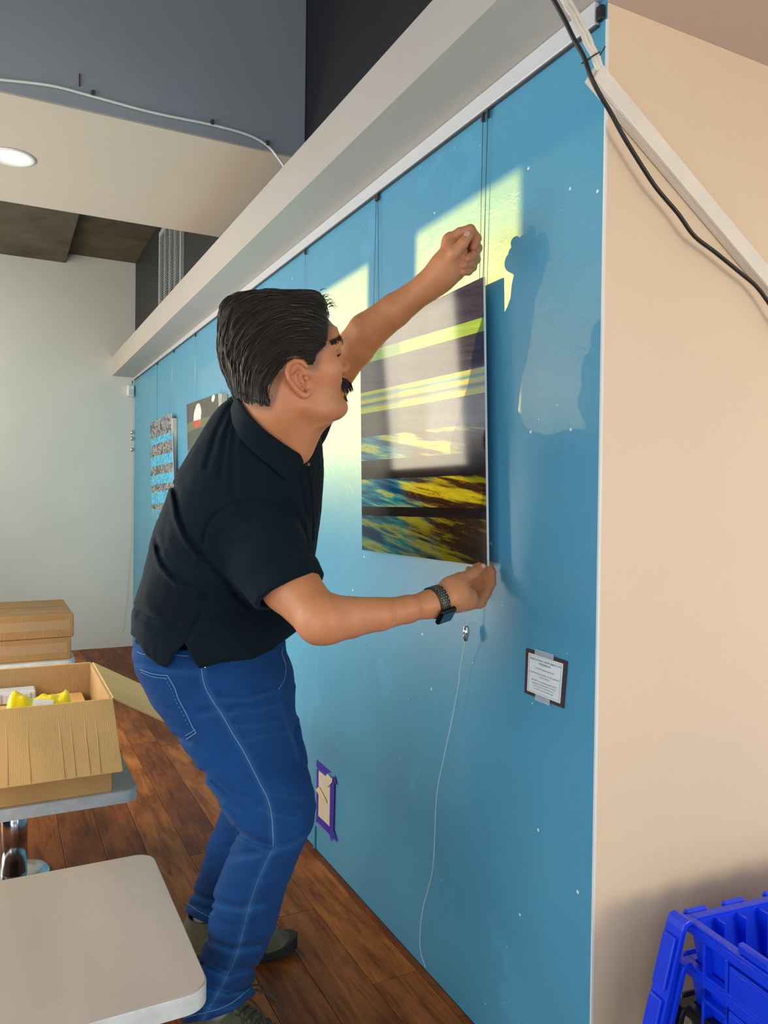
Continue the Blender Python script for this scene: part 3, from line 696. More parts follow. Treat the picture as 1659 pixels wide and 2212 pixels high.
# ------------------------------------------------------------------ hanging wires
def hang(name, pts, r, mat, label, slider=None):
    root = empty(name, tuple(map(float, pts[-1]))); tag(root, label, 'wire', 'picture hanging wires')
    obs = [tube('wire_strand', pts, r, mat, None, 6)]
    p = pts[0]; obs.append(box('rail_hook', (p[0]-0.004, p[1]-0.003, p[2]-0.012), (p[0]+0.004, p[1]+0.003, p[2]+0.006), MAT['frame'], None, 0.001))
    adopt(root, *obs); return root
wx = W-0.007
def wpt(px, py): return onx(px, py, wx)
WT = lambda y: rail_c(y)-0.007
def straight(name, y0, y1, z1, mat, label, r=0.0009, xo=0.0):
    hang(name, [(wx+xo, y0, WT(y0)), (wx+xo, (y0*2+y1)/3, WT(y0)*0.66+z1*0.34), (wx+xo, y1, z1)], r, mat, label)
straight('hanging_wire', 1.472, 1.478, 1.60, MAT['wire_dark'], 'dark hanging wire above the raised fist, left of its pair', 0.0008)
straight('hanging_wire', 1.452, 1.466, 1.60, MAT['wire_dark'], 'dark hanging wire above the raised fist, right of its pair', 0.0008)
straight('hanging_wire', 2.022, 2.036, 1.66, MAT['wire_dark'], 'dark hanging wire over the man\'s raised forearm, left of its pair', 0.0008)
straight('hanging_wire', 2.012, 1.992, 1.66, MAT['wire_dark'], 'dark hanging wire over the man\'s raised forearm, right of its pair', 0.0008)
straight('hanging_wire', 2.600, 2.602, 1.50, MAT['wire'], 'pale hanging wire just above the man\'s dark hair', 0.0008)
straight('hanging_wire', 3.765, 3.755, 1.72, MAT['wire'], 'pale hanging wire holding the right end of the bloom picture')
straight('hanging_wire', 4.314, 4.305, 1.76, MAT['wire'], 'pale hanging wire holding the left end of the bloom picture')
straight('hanging_wire', 4.904, 5.05, 1.715, MAT['wire'], 'pale hanging wire slanting to the right end of the scribble picture')
straight('hanging_wire', 5.462, 5.452, 1.03, MAT['wire_dark'], 'dark hanging wire passing behind the scribble picture')
# corner wire with three chrome sliders
def corner_wire():
    pts = [(0.965, 6.47, 2.145), (0.965, 6.47, 1.2), (0.955, 6.472, 0.75), (0.93, 6.474, 0.32), (0.905, 6.476, 0.12)]
    r = hang('hanging_wire', spline(pts, 5), 0.0012, MAT['wire'], 'pale loose wire with three chrome sliders in the far corner')
    obs = []
    for z in (1.735, 1.685, 1.595):
        obs.append(lathe('slider', [(0.0015, 0), (0.007, 0.004), (0.011, 0.018), (0.010, 0.030), (0.002, 0.034)], MAT['chrome'], None, (0.965, 6.47, z-0.017), 14))
    adopt(r, *obs)
corner_wire()
# the loose wire under the lower hand with its cable gripper
def grip_wire():
    pp = [(1012, 1285), (1011, 1320), (1008, 1350), (1004, 1385), (993, 1450), (991, 1475), (975, 1560), (958, 1640), (943, 1720), (937, 1850), (930, 1900), (912, 1970), (907, 2045), (919, 2090)]
    pts = spline([onx(x, y, 0.970 if y > 1400 else 0.962) for x, y in pp], 5)
    root = empty('hanging_wire', tuple(map(float, pts[-1]))); tag(root, 'thin white wire trailing from a chrome gripper down to the floor', 'wire', 'picture hanging wires')
    a = tube('wire_strand', pts, 0.0009, simple('white_nylon_wire', (0.7, 0.72, 0.7), 0.3), None, 6)
    c = onx(1007, 1351, 0.962)
    g = lathe('cable_gripper', [(0.0015, 0.0), (0.0045, 0.0), (0.0062, -0.004), (0.0080, -0.012), (0.0082, -0.017), (0.0062, -0.027), (0.0040, -0.036), (0.0016, -0.0365)], MAT['chrome'], None, tuple(map(float, c)), 14)
    h = bmesh.new(); tube_into(h, [(c[0]-0.0075, c[1]-0.004, c[2]-0.016), (c[0]-0.0095, c[1]-0.004, c[2]-0.024), (c[0]-0.006, c[1]-0.003, c[2]-0.033)], [0.0012, 0.0016, 0.001], 6)
    hk = frombm('gripper_lever', h, MAT['chrome'], None, True)
    adopt(root, a, g); bpy.context.view_layer.update(); hk.parent = g; hk.matrix_parent_inverse = g.matrix_world.inverted()
grip_wire()

# ------------------------------------------------------------------ notice card
def notice():
    TL, TR, BR, BL = [onx(x, y, W-0.0025) for x, y in ((1137.2, 1400), (1225.8, 1428.5), (1217.5, 1530), (1133.5, 1496))]
    root = empty('notice_card', tuple(map(float, (BL+BR)/2))); tag(root, 'small white printed notice on a brown card taped to the blue wall', 'notice')
    E = [Vector(tuple(map(float, p))) for p in (TL, TR, BR, BL)]
    n = Vector((-1, 0, 0))
    back = hexobj('backing_card', [p for p in (E[3], E[2], E[1], E[0])]+[p+n*0.0012 for p in (E[3], E[2], E[1], E[0])], simple('brown_card', (0.055, 0.03, 0.03), 0.6))
    def uvp(u, v, d=0.0):
        a = E[0].lerp(E[1], u); b = E[3].lerp(E[2], u); return a.lerp(b, v)+n*d
    def quad(name, u0, u1, v0, v1, d, th, m):
        c = [uvp(u0, v1), uvp(u1, v1), uvp(u1, v0), uvp(u0, v0)]
        return hexobj(name, [p+n*d for p in c]+[p+n*(d+th) for p in c], m)
    paper = quad('paper', 0.075, 0.925, 0.075, 0.925, 0.0013, 0.0004, simple('notice_paper', (0.80, 0.86, 0.88), 0.5))
    inkm = simple('teal_ink', (0.03, 0.12, 0.17), 0.6); border = simple('border_ink', (0.10, 0.32, 0.42), 0.6)
    obs = [back, paper]; sub = []
    bb = bmesh.new()
    for u0, u1, v0, v1 in ((0.105, 0.895, 0.108, 0.114), (0.105, 0.895, 0.886, 0.892), (0.105, 0.112, 0.108, 0.892), (0.888, 0.895, 0.108, 0.892)):
        c = [uvp(u0, v1), uvp(u1, v1), uvp(u1, v0), uvp(u0, v0)]; hexa(bb, [p+n*0.0017 for p in c]+[p+n*0.0019 for p in c])
    sub.append(frombm('printed_border', bb, border))
    lines = [('PLEASE CONTACT ARTIST DIRECTLY TO', 0.175, 0.042, 1.0), ('PURCHASE ART', 0.245, 0.042, 1.0), ('CUSTOM ORDERS WELCOME', 0.36, 0.036, 0), ('A PORTION OF ALL SALES WILL BE DONATED', 0.47, 0.036, 0), ('TO ART REACH', 0.535, 0.036, 0),
             ('ART REACH is a San Diego based non-profit', 0.63, 0.034, 0), ('organization providing visual art workshops', 0.69, 0.034, 0), ('for K-12 schools that have little to no', 0.75, 0.034, 0), ('art resources and the ability to pay.', 0.81, 0.034, 0)]
    ex = (E[1]-E[0]); wid = ex.length; hgt = (E[3]-E[0]).length
    exn = ex.normalized(); eyn = (E[0]-E[3]).normalized()
    for s, v, size, bold in lines:
        cu = bpy.data.curves.new('txt', 'FONT'); cu.body = s; cu.align_x = 'CENTER'; cu.align_y = 'CENTER'; cu.size = 1.0; cu.offset = 0.02 if bold else 0.0; cu.resolution_u = 2
        o = bpy.data.objects.new('txt', cu); COL.objects.link(o); bpy.context.view_layer.update()
        dg = bpy.context.evaluated_depsgraph_get(); me = bpy.data.meshes.new_from_object(o.evaluated_get(dg)); bpy.data.objects.remove(o)
        co = [v_.co.copy() for v_ in me.vertices]
        w0 = max(c.x for c in co)-min(c.x for c in co)
        k = hgt*size*1.35; kx = min(k, wid*0.76/w0)
        p0 = uvp(0.5, v)+n*0.00195
        for vt, c in zip(me.vertices, co): vt.co = p0+exn*(c.x*kx)+eyn*(c.y*k)
        me.name = 'printed_line'; me.materials.clear(); me.update()
        sub.append(link('printed_line', me, inkm))
    tp = NT('frosted_clear_tape'); tp.set(base=(0.72, 0.84, 0.92), rough=0.25, alpha=0.35)
    obs.append(quad('tape_strip', 0.24, 0.70, -0.055, 0.085, 0.0021, 0.0002, tp.m)); obs.append(quad('tape_strip', 0.30, 0.68, 0.92, 1.06, 0.0021, 0.0002, tp.m))
    adopt(root, *obs)
    bpy.context.view_layer.update()
    for o in sub: o.parent = paper; o.matrix_parent_inverse = paper.matrix_world.inverted()
notice()

# ------------------------------------------------------------------ taped-over outlet
def outlet():
    X = W-0.0006
    P = lambda x, y, d=0.0: onx(x, y, X-d)
    root = empty('taped_outlet_cover', tuple(map(float, P(705, 1800)))); tag(root, 'beige paper masked with purple tape over the wall outlet near the floor', 'cover')
    pur = simple('purple_masking_tape', (0.045, 0.012, 0.42), 0.5, 0, 0.12, 60, 0.1, 200); pap = simple('beige_paper', (0.72, 0.63, 0.47), 0.7, 0, 0.06, 40, 0.3, 70)
    def poly(name, pts, d, th, m):
        bm = bmesh.new(); A = [bm.verts.new(tuple(P(x, y, d))) for x, y in pts]; B = [bm.verts.new(tuple(P(x, y, d+th))) for x, y in pts]
        bm.faces.new(A); bm.faces.new(B[::-1])
        for k in range(len(pts)): j = (k+1) % len(pts); bm.faces.new((A[k], A[j], B[j], B[k]))
        return frombm(name, bm, m)
    obs = [poly('paper_sheet', [(687, 1663), (702, 1676), (714, 1682), (712.5, 1786), (687, 1762)], 0.0, 0.0035, pap),
           poly('tape_strip', [(684, 1641), (716.5, 1669), (709, 1669), (702, 1674), (687, 1660), (683, 1655)], 0.0008, 0.0004, pur),
           poly('tape_strip', [(685.5, 1660), (688, 1664), (687, 1764), (683, 1770), (684, 1660)], 0.0038, 0.0004, pur),
           poly('tape_strip', [(722.5, 1674), (727, 1695), (722.5, 1692), (720, 1795), (711.5, 1786), (713, 1690), (717, 1684)], 0.0038, 0.0004, pur),
           poly('tape_strip', [(683, 1766), (688, 1764), (713, 1788), (721, 1795), (728, 1819), (717, 1808), (714, 1818), (712.5, 1804), (687, 1777), (682, 1776)], 0.0044, 0.0004, pur),
           poly('torn_flap', [(681.5, 1706), (689, 1699), (704, 1728), (706, 1735), (699, 1730), (688, 1716)], 0.006, 0.0015, simple('torn_paper', (0.80, 0.62, 0.38), 0.7)),
           poly('torn_flap', [(706, 1671), (718, 1682), (717, 1690), (708, 1700), (700, 1690)], 0.005, 0.0015, pap)]
    adopt(root, *obs)
    c = struct(box('trim_4', (W-0.006, 2.452, 0.0), (W-0.0005, 2.463, 0.078), MAT['blue'], None, 0.001), 'thin painted conduit below the taped outlet')
outlet()

# ------------------------------------------------------------------ trunking and cables at the corner
def trunk():
    Y = YC-0.001
    A, B = ony(1277, 167, 1.062), ony(1308, 141, 1.062)
    d = (ony(1700, 672, 1.062)-A); d = Vector(d).normalized(); up = Vector((d.z, 0, -d.x)); up = up if up.z > 0 else -up
    root = empty('cable_trunking', tuple(map(float, ony(1500, 440, Y)))); tag(root, 'white plastic cable trunking running diagonally down the cream wall', 'trunking')
    a = Vector(tuple(A)); L = 0.95; w = 0.036
    c = [a, a+d*L, a+d*L+up*w, a+up*w]
    def q(d0, d1, ins=0): return [Vector((p.x, d0, p.z)) for p in c]+[Vector((p.x, d1, p.z)) for p in c]
    body = hexobj('trunking_base', q(Y, 1.066), MAT['ivory'], None, 0.001, 1)
    ca = [a+d*0.004, a+d*(L-0.004), a+d*(L-0.004)+up*w, a+d*0.004+up*w]
    lid = hexobj('trunking_lid', [Vector((p.x, 1.0658, p.z)) for p in ca]+[Vector((p.x, 1.058, p.z)) for p in ca], MAT['ivory'], None, 0.002, 2)
    adopt(root, body, lid)
    # white cables coming out of the trunking up to the ceiling
    e = a+d*0.02+up*0.020
    for k, (off, lab) in enumerate(((0.0, 'left'), (0.009, 'right'))):
        top = onz(1208+off*1400, -12, 2.107)
        mid = ony(1248+off*1100, 70, 1.075)
        pts = spline([(e.x+off*0.5, 1.062, e.z+off*0.6), (mid[0], 1.068, mid[2]), (top[0], top[1], 2.108)], 8)
        pts = [p+np.array([0.0012*math.sin(i*1.9+k*2), 0, 0.0012*math.cos(i*1.7)]) for i, p in enumerate(pts)]
        tag(tube('white_cable', pts, 0.0048, MAT['ivory'], None, 8), 'white cable from the ceiling into the trunking, %s of the two' % lab, 'cable', 'cables at the wall corner')
    pp = [(1188, -14), (1218, 40), (1240, 85), (1262, 125), (1276, 165), (1296, 205), (1320, 245), (1350, 300), (1400, 380), (1425, 415), (1465, 462), (1500, 510), (1545, 545), (1600, 590), (1632, 617), (1659, 652), (1690, 700), (1760, 785), (1860, 890), (1980, 1010)]
    pts = spline([ony(x, y, 1.056 if y > 150 else 1.056+0.05*(150-y)/160*0.6) for x, y in pp], 6)
    root2 = empty('black_cable', tuple(map(float, pts[-1]))); tag(root2, 'black cable sagging below the white trunking on the cream wall', 'cable', 'cables at the wall corner')
    cb = tube('cable_run', pts, 0.0042, MAT['black'], None, 8)
    bm = bmesh.new(); c0 = ony(1278, 126, 1.062)
    for k in range(3):
        ring = [(c0[0]+0.020*math.cos(a_)*0.8+0.003*k-0.003, 1.064+0.010*math.sin(a_), c0[2]+0.012*math.cos(a_)+0.002*k) for a_ in np.linspace(0, 2*math.pi, 17)]
        tube_into(bm, ring, 0.0011, 5)
    tube_into(bm, [(c0[0]+0.016, 1.058, c0[2]+0.008), (c0[0]+0.022, 1.052, c0[2]+0.022)], 0.0011, 5)
    tie = frombm('wire_tie', bm, MAT['black'], None, True)
    adopt(root2, cb, tie)
trunk()
# ------------------------------------------------------------------ sculpting with distance fields
f32 = np.float32
ER = np.array([math.cos(YAW), -math.sin(YAW), 0.0]); ED = np.array([math.sin(YAW), math.cos(YAW), 0.0])   # horizontal right / away
def smin(a, b, k):
    h = np.clip(0.5+0.5*(b-a)/k, 0, 1); return b*(1-h)+a*h-k*h*(1-h)
def smax(a, b, k): return -smin(-a, -b, k)
def rc(P, a, b, r1, r2):
    a = np.asarray(a, float); b = np.asarray(b, float); ab = b-a
    t = np.clip(((P-a)@ab)/max(1e-12, ab@ab), 0, 1)
    return np.linalg.norm(P-a-t[:, None]*ab, axis=1)-(r1+(r2-r1)*t)
def ell(P, c, A, r):
    """ellipsoid; rows of A are its axes"""
    q = (P-np.asarray(c, float))@np.asarray(A, float).T; r = np.asarray(r, float)
    k0 = np.linalg.norm(q/r, axis=1); k1 = np.linalg.norm(q/(r*r), axis=1)
    return k0*(k0-1)/np.maximum(k1, 1e-9)
def chain(P, pts, rs, k=0.0):
    d = None
    for i in range(len(pts)-1):
        e = rc(P, pts[i], pts[i+1], rs[i], rs[i+1]); d = e if d is None else (np.minimum(d, e) if k == 0 else smin(d, e, k))
    return d
def pix(P):
    q = P-CAMP; z = q@CF; return CX+FPX*(q@CR)/z, CY-FPX*(q@CU)/z, z
def seg2(px, py, poly):
    d = np.full(px.shape, 1e9)
    for (x0, y0), (x1, y1) in zip(poly[:-1], poly[1:]):
        dx, dy = x1-x0, y1-y0; t = np.clip(((px-x0)*dx+(py-y0)*dy)/(dx*dx+dy*dy), 0, 1)
        d = np.minimum(d, np.hypot(px-x0-t*dx, py-y0-t*dy))
    return d
def loft(P, sl, n=2.0, ax=None):
    """sl rows: z, cx, cy, a, b : ellipses (half width along ER, half depth along ED) stacked over z"""
    sl = sl[np.argsort(sl[:, 0])]; z = P[:, 2]
    I = [np.interp(z, sl[:, 0], sl[:, k]) for k in (1, 2, 3, 4)]
    dx, dy = P[:, 0]-I[0], P[:, 1]-I[1]
    u = np.abs(dx*ER[0]+dy*ER[1])/I[2]; v = np.abs(dx*ED[0]+dy*ED[1])/I[3]
    k = (u**n+v**n)**(1.0/n)
    d = (k-1)*np.minimum(I[2], I[3])
    return np.maximum(d, np.maximum(sl[0, 0]-z, z-sl[-1, 0]))
def slices(rows, k=4):
    """rows: py, px_left, px_right, depth, half depth -> smooth table for loft"""
    out = []
    for y, l, r, Z, b in rows:
        c = at((l+r)/2, y, Z); out.append((c[2], c[0], c[1], (r-l)/2*Z/FPX, b))
    return np.array(spline(out, k))
def surface(fn, lo, hi, res, lip=1.8):
    lo = np.asarray(lo, float); hi = np.asarray(hi, float); B = 8
    nb = np.ceil((hi-lo)/(res*B)).astype(int); n = nb*B
    bc = np.stack(np.meshgrid(*[np.arange(k) for k in nb], indexing='ij'), -1).reshape(-1, 3)
    cc = lo+(bc*B+(B-1)/2)*res
    dc = fn(cc)
    D = np.repeat(np.repeat(np.repeat(dc.reshape(nb).astype(f32), B, 0), B, 1), B, 2)
    act = bc[np.abs(dc) < B*res*0.87*lip]
    off = np.stack(np.meshgrid(*[np.arange(B)]*3, indexing='ij'), -1).reshape(-1, 3)
    CH = 400
    for i in range(0, len(act), CH):
        idx = (act[i:i+CH, None, :]*B+off[None]).reshape(-1, 3)
        D[idx[:, 0], idx[:, 1], idx[:, 2]] = fn(lo+idx*res)
    s = D < 0
    c8 = [s[i:n[0]-1+i, j:n[1]-1+j, k:n[2]-1+k] for i in (0, 1) for j in (0, 1) for k in (0, 1)]
    cnt = np.zeros(c8[0].shape, np.int8)
    for c in c8: cnt += c
    cells = np.argwhere((cnt > 0) & (cnt < 8))
    vid = np.full(cnt.shape, -1, np.int32); vid[cells[:, 0], cells[:, 1], cells[:, 2]] = np.arange(len(cells))
    acc = np.zeros((len(cells), 3)); num = np.zeros(len(cells))
    cor = [(i, j, k) for i in (0, 1) for j in (0, 1) for k in (0, 1)]
    dv = {c: D[cells[:, 0]+c[0], cells[:, 1]+c[1], cells[:, 2]+c[2]].astype(float) for c in cor}
    for a in cor:
        for ax in range(3):
            if a[ax] == 0:
                b = list(a); b[ax] = 1; b = tuple(b)
                m = (dv[a] < 0) != (dv[b] < 0)
                t = dv[a]/np.where(m, dv[a]-dv[b], 1)
                p = np.tile(np.array(a, float), (len(cells), 1)); p[:, ax] += t
                acc[m] += p[m]; num[m] += 1
    V = lo+(cells+acc/num[:, None])*res
    F = []
    for ax in range(3):
        sl0 = [slice(1, -1)]*3; sl0[ax] = slice(0, -1); sl1 = list(sl0); sl1[ax] = slice(1, None)
        A = s[tuple(sl0)]; Bq = s[tuple(sl1)]
        e = np.argwhere(A != Bq)
        if not len(e): continue
        fl = A[e[:, 0], e[:, 1], e[:, 2]]
        e = e+np.array([1 if k != ax else 0 for k in range(3)])
        u, w = [(1, 2), (2, 0), (0, 1)][ax]
        du = np.zeros(3, int); du[u] = 1; dw = np.zeros(3, int); dw[w] = 1
        q = [e-du-dw, e-dw, e, e-du]
        ids = np.stack([vid[x[:, 0], x[:, 1], x[:, 2]] for x in q], 1)
        ids[~fl] = ids[~fl][:, ::-1]
        F.append(ids)
    F = np.concatenate(F); F = F[(F >= 0).all(1)]
    return V, F
def npmesh(name, V, F, mat, parent=None, smooth=True):
    me = bpy.data.meshes.new(name); nf = len(F)
    me.vertices.add(len(V)); me.vertices.foreach_set('co', V.astype(f32).ravel())
    me.loops.add(nf*4); me.loops.foreach_set('vertex_index', F.astype(np.int32).ravel())
    me.polygons.add(nf); me.polygons.foreach_set('loop_start', np.arange(0, nf*4, 4, dtype=np.int32))
    me.update(calc_edges=True); me.validate()
    return link(name, me, mat, parent, smooth)
from mathutils.bvhtree import BVHTree
def bvh_of(V, F): return BVHTree.FromPolygons([tuple(v) for v in V], [tuple(map(int, f)) for f in F])
def drape(bvh, poly, off=0.001, k=6):
    """points of an image line dropped on to the surface it shows"""
    if len(poly) > 2: line = spline([(a, b, 0) for a, b in poly], k)
    else: line = [np.array((poly[0][0]+(poly[1][0]-poly[0][0])*t, poly[0][1]+(poly[1][1]-poly[0][1])*t, 0)) for t in np.linspace(0, 1, k)]
    out = []
    for p in line:
        d = Vector(tuple(ray(p[0], p[1]))).normalized(); h = bvh.ray_cast(Vector(tuple(CAMP)), d)
        if h[0] is not None: out.append(h[0]+h[1]*off if h[1].dot(d) < 0 else h[0]-h[1]*off)
    return out
# ------------------------------------------------------------------ the man
def skin_mat():
    t = NT('warm_tan_skin'); v = t.coord()
    n = t.noise(v, 9, 5, 0.6); n2 = t.noise(v, 45, 4, 0.6)
    c = t.ramp(n, [(0.3, (0.52, 0.205, 0.085)), (0.55, (0.60, 0.25, 0.110)), (0.75, (0.64, 0.275, 0.135))])
    c = t.mix(t.ramp(n2, [(0.55, (0, 0, 0)), (0.75, (0.35, 0.35, 0.35))]), c, (0.46, 0.16, 0.10))
    at_ = t.new('ShaderNodeAttribute'); at_.attribute_name = 'blush'
    c = t.mix(t.math('MULTIPLY', at_.outputs['Fac'], 0.75), c, (0.56, 0.13, 0.10))
    st_ = t.new('ShaderNodeAttribute'); st_.attribute_name = 'stubble'
    c = t.mix(st_.outputs['Fac'], c, (0.06, 0.035, 0.022))
    t.set(base=c, rough=0.48, sss=0.12); t.b.inputs['Subsurface Radius'].default_value = (0.008, 0.003, 0.0015)
    t.bump(t.math('ADD', t.noise(v, 420, 3), t.math('MULTIPLY', n2, 0.6)), 0.10, 0.0015); return t.m
MAT['skin'] = skin_mat()
def jean_mat():
    t = NT('indigo_denim'); v = t.coord()
    n = t.noise(v, 5, 5, 0.6); c = t.ramp(n, [(0.3, (0.002, 0.028, 0.115)), (0.7, (0.005, 0.056, 0.220))])
    tw = t.new('ShaderNodeTexWave'); tw.inputs['Scale'].default_value = 420; tw.inputs['Distortion'].default_value = 1.5; t.link(t.coord(rot=(0.6, 0.4, 0.8)), tw.inputs[0])
    c = t.mix(t.math('MULTIPLY', tw.outputs[1], 0.16), c, (0.05, 0.15, 0.32))
    cv = t.new('ShaderNodeAttribute'); cv.attribute_name = 'wear'
    c = t.mix(t.math('MULTIPLY', cv.outputs['Fac'], 0.5), c, (0.04, 0.15, 0.36))
    t.set(base=c, rough=0.85, sheen=0.03, spec=0.12); t.bump(t.math('ADD', tw.outputs[1], t.noise(v, 160, 3)), 0.12, 0.0012); return t.m
MAT['denim'] = jean_mat()
def shirt_mat():
    t = NT('black_cotton_knit'); v = t.coord()
    c = t.ramp(t.noise(v, 6, 4), [(0.3, (0.0025, 0.0065, 0.0105)), (0.7, (0.0050, 0.0115, 0.0175))])
    t.set(base=c, rough=0.85, sheen=0.05, spec=0.12); t.b.inputs['Sheen Tint'].default_value = (0.45, 0.7, 0.9, 1); t.bump(t.noise(v, 500, 2), 0.15, 0.0008); return t.m
MAT['shirt'] = shirt_mat()
def hair_mat():
    t = NT('dark_brown_hair')
    a = t.new('ShaderNodeAttribute'); a.attribute_name = 'flow'
    mp = t.new('ShaderNodeMapping'); mp.inputs['Scale'].default_value = (900, 900, 14); t.link(a.outputs['Vector'], mp.inputs[0])
    n = t.noise(mp.outputs[0], 1.0, 5, 0.65, 0.4)
    c = t.ramp(n, [(0.3, (0.0030, 0.0020, 0.0012)), (0.55, (0.014, 0.0085, 0.0045)), (0.75, (0.050, 0.031, 0.017))])
    de = t.new('ShaderNodeAttribute'); de.attribute_name = 'dens'
    al = t.ramp(t.math('ADD', t.math('MULTIPLY', n, 1.2), t.math('MULTIPLY', de.outputs['Fac'], 1.3)), [(0.62, (0, 0, 0)), (0.95, (1, 1, 1))])
    t.set(base=c, rough=0.36, spec=0.5, alpha=al); t.bump(n, 0.8, 0.004); return t.m
MAT['hair'] = hair_mat()
MAT['strand'] = simple('hair_strand', (0.018, 0.012, 0.007), 0.34, 0, 0.5, 60)

man = empty('person', (0.52, 1.80, 0.0)); tag(man, 'man in a black polo shirt and blue jeans leaning in to hang the striped picture', 'person')
parts = []

# --- head frame
HZ = 1.54; TH_, PH_ = math.radians(12), math.radians(12)
HO = at(621, 828, HZ)
_fw = math.cos(PH_)*CR+math.sin(PH_)*CF
HF = math.cos(TH_)*_fw+math.sin(TH_)*CU; HU = -math.sin(TH_)*_fw+math.cos(TH_)*CU; HL = math.sin(PH_)*CR-math.cos(PH_)*CF   # forward, up, toward camera
HA = np.stack([HF, HL, HU])
def hw(f, l, u): return HO+f*HF+l*HL+u*HU
def headc(P): return (P-HO)@HA.T            # columns f, l, u
I3 = np.eye(3)
FACE = np.array(spline([(-0.092, 0.066, 0.030, 0.022), (-0.086, 0.084, 0.018, 0.033), (-0.076, 0.098, 0.008, 0.044), (-0.064, 0.103, 0.0, 0.052), (-0.050, 0.102, -0.012, 0.058), (-0.036, 0.104, -0.02, 0.063), (-0.020, 0.109, -0.02, 0.067),
                        (-0.004, 0.105, -0.02, 0.071), (0.020, 0.108, -0.02, 0.074), (0.044, 0.112, -0.02, 0.074), (0.062, 0.119, -0.02, 0.074), (0.085, 0.116, -0.02, 0.070)], 3))
def skull(P):
    Q = headc(P)
    d = ell(Q, (0.004, 0, 0.072), I3, (0.114, 0.080, 0.094))
    z = Q[:, 2]; fr, bk, w = [np.interp(z, FACE[:, 0], FACE[:, k]) for k in (1, 2, 3)]
    cf, a = (fr+bk)/2, (fr-bk)/2
    k = ((np.abs(Q[:, 0]-cf)/a)**2.35+(np.abs(Q[:, 1])/w)**2.35)**(1/2.35)
    e = np.maximum((k-1)*np.minimum(a, w), np.maximum(FACE[0, 0]-z, z-FACE[-1, 0]))
    return smin(d, e, 0.022)
def head_sdf(P):
    Q = headc(P); d = skull(P); q = Q.copy(); q[:, 1] = np.abs(q[:, 1])
    d = smin(d, chain(q, [(0.112, 0, 0.060), (0.104, 0.030, 0.060), (0.080, 0.056, 0.050)], [0.010, 0.011, 0.010]), 0.014)   # brow
    d = smin(d, ell(q, (0.072, 0.050, 0.006), I3, (0.034, 0.020, 0.020)), 0.025)                                           # cheek
    d = smin(d, chain(q, [(0.004, 0.058, -0.012), (0.012, 0.054, -0.052), (0.048, 0.040, -0.072), (0.086, 0.014, -0.074)], [0.014, 0.015, 0.014, 0.014]), 0.022)
    d = smin(d, ell(q, (0.091, 0, -0.066), I3, (0.016, 0.020, 0.016)), 0.016)                                              # chin
    d = smax(d, -ell(q, (0.117, 0.034, 0.031), I3, (0.022, 0.019, 0.013)), 0.010)                                          # eye socket
    d = smin(d, ell(q, (0.0925, 0.033, 0.030), I3, (0.0145, 0.0165, 0.0125)), 0.005)                                       # lids
    d = smax(d, -rc(q, (0.1075, 0.025, 0.0285), (0.101, 0.046, 0.0280), 0.0022, 0.0015), 0.002)
    d = smin(d, chain(Q, [(0.110, 0, 0.048), (0.115, 0, 0.030), (0.1205, 0, 0.013)], [0.0085, 0.0095, 0.0118]), 0.010)      # nose
    d = smin(d, ell(q, (0.113, 0.0130, 0.0065), I3, (0.0115, 0.0075, 0.0095)), 0.007)
    d = smax(d, -ell(q, (0.117, 0.008, -0.0035), I3, (0.006, 0.004, 0.004)), 0.003)
    d = smin(d, chain(q, [(0.109, 0, -0.030), (0.100, 0.022, -0.036)], [0.0075, 0.004]), 0.008)
    d = smin(d, chain(q, [(0.107, 0, -0.043), (0.099, 0.020, -0.041)], [0.0075, 0.004]), 0.008)
    d = smax(d, -chain(q, [(0.117, 0, -0.0365), (0.106, 0.022, -0.0375)], [0.0016, 0.0014]), 0.003)
    # neck
    nb = at(566, 985, 1.60); d2 = chain(P, [hw(-0.048, 0, 0.005), hw(-0.040, 0, -0.05), nb], [0.060, 0.066, 0.078], 0.02)
    d2 = smin(d2, chain(P, [hw(0.035, 0, -0.070), at(628, 968, 1.58)], [0.034, 0.045]), 0.04)
    d2 = smin(d2, chain(P, [hw(-0.02, 0.055, -0.02), at(640, 985, 1.55)], [0.018, 0.014]), 0.03)                         # neck muscle on the near side
    d = smin(d, d2, 0.026)
    return d
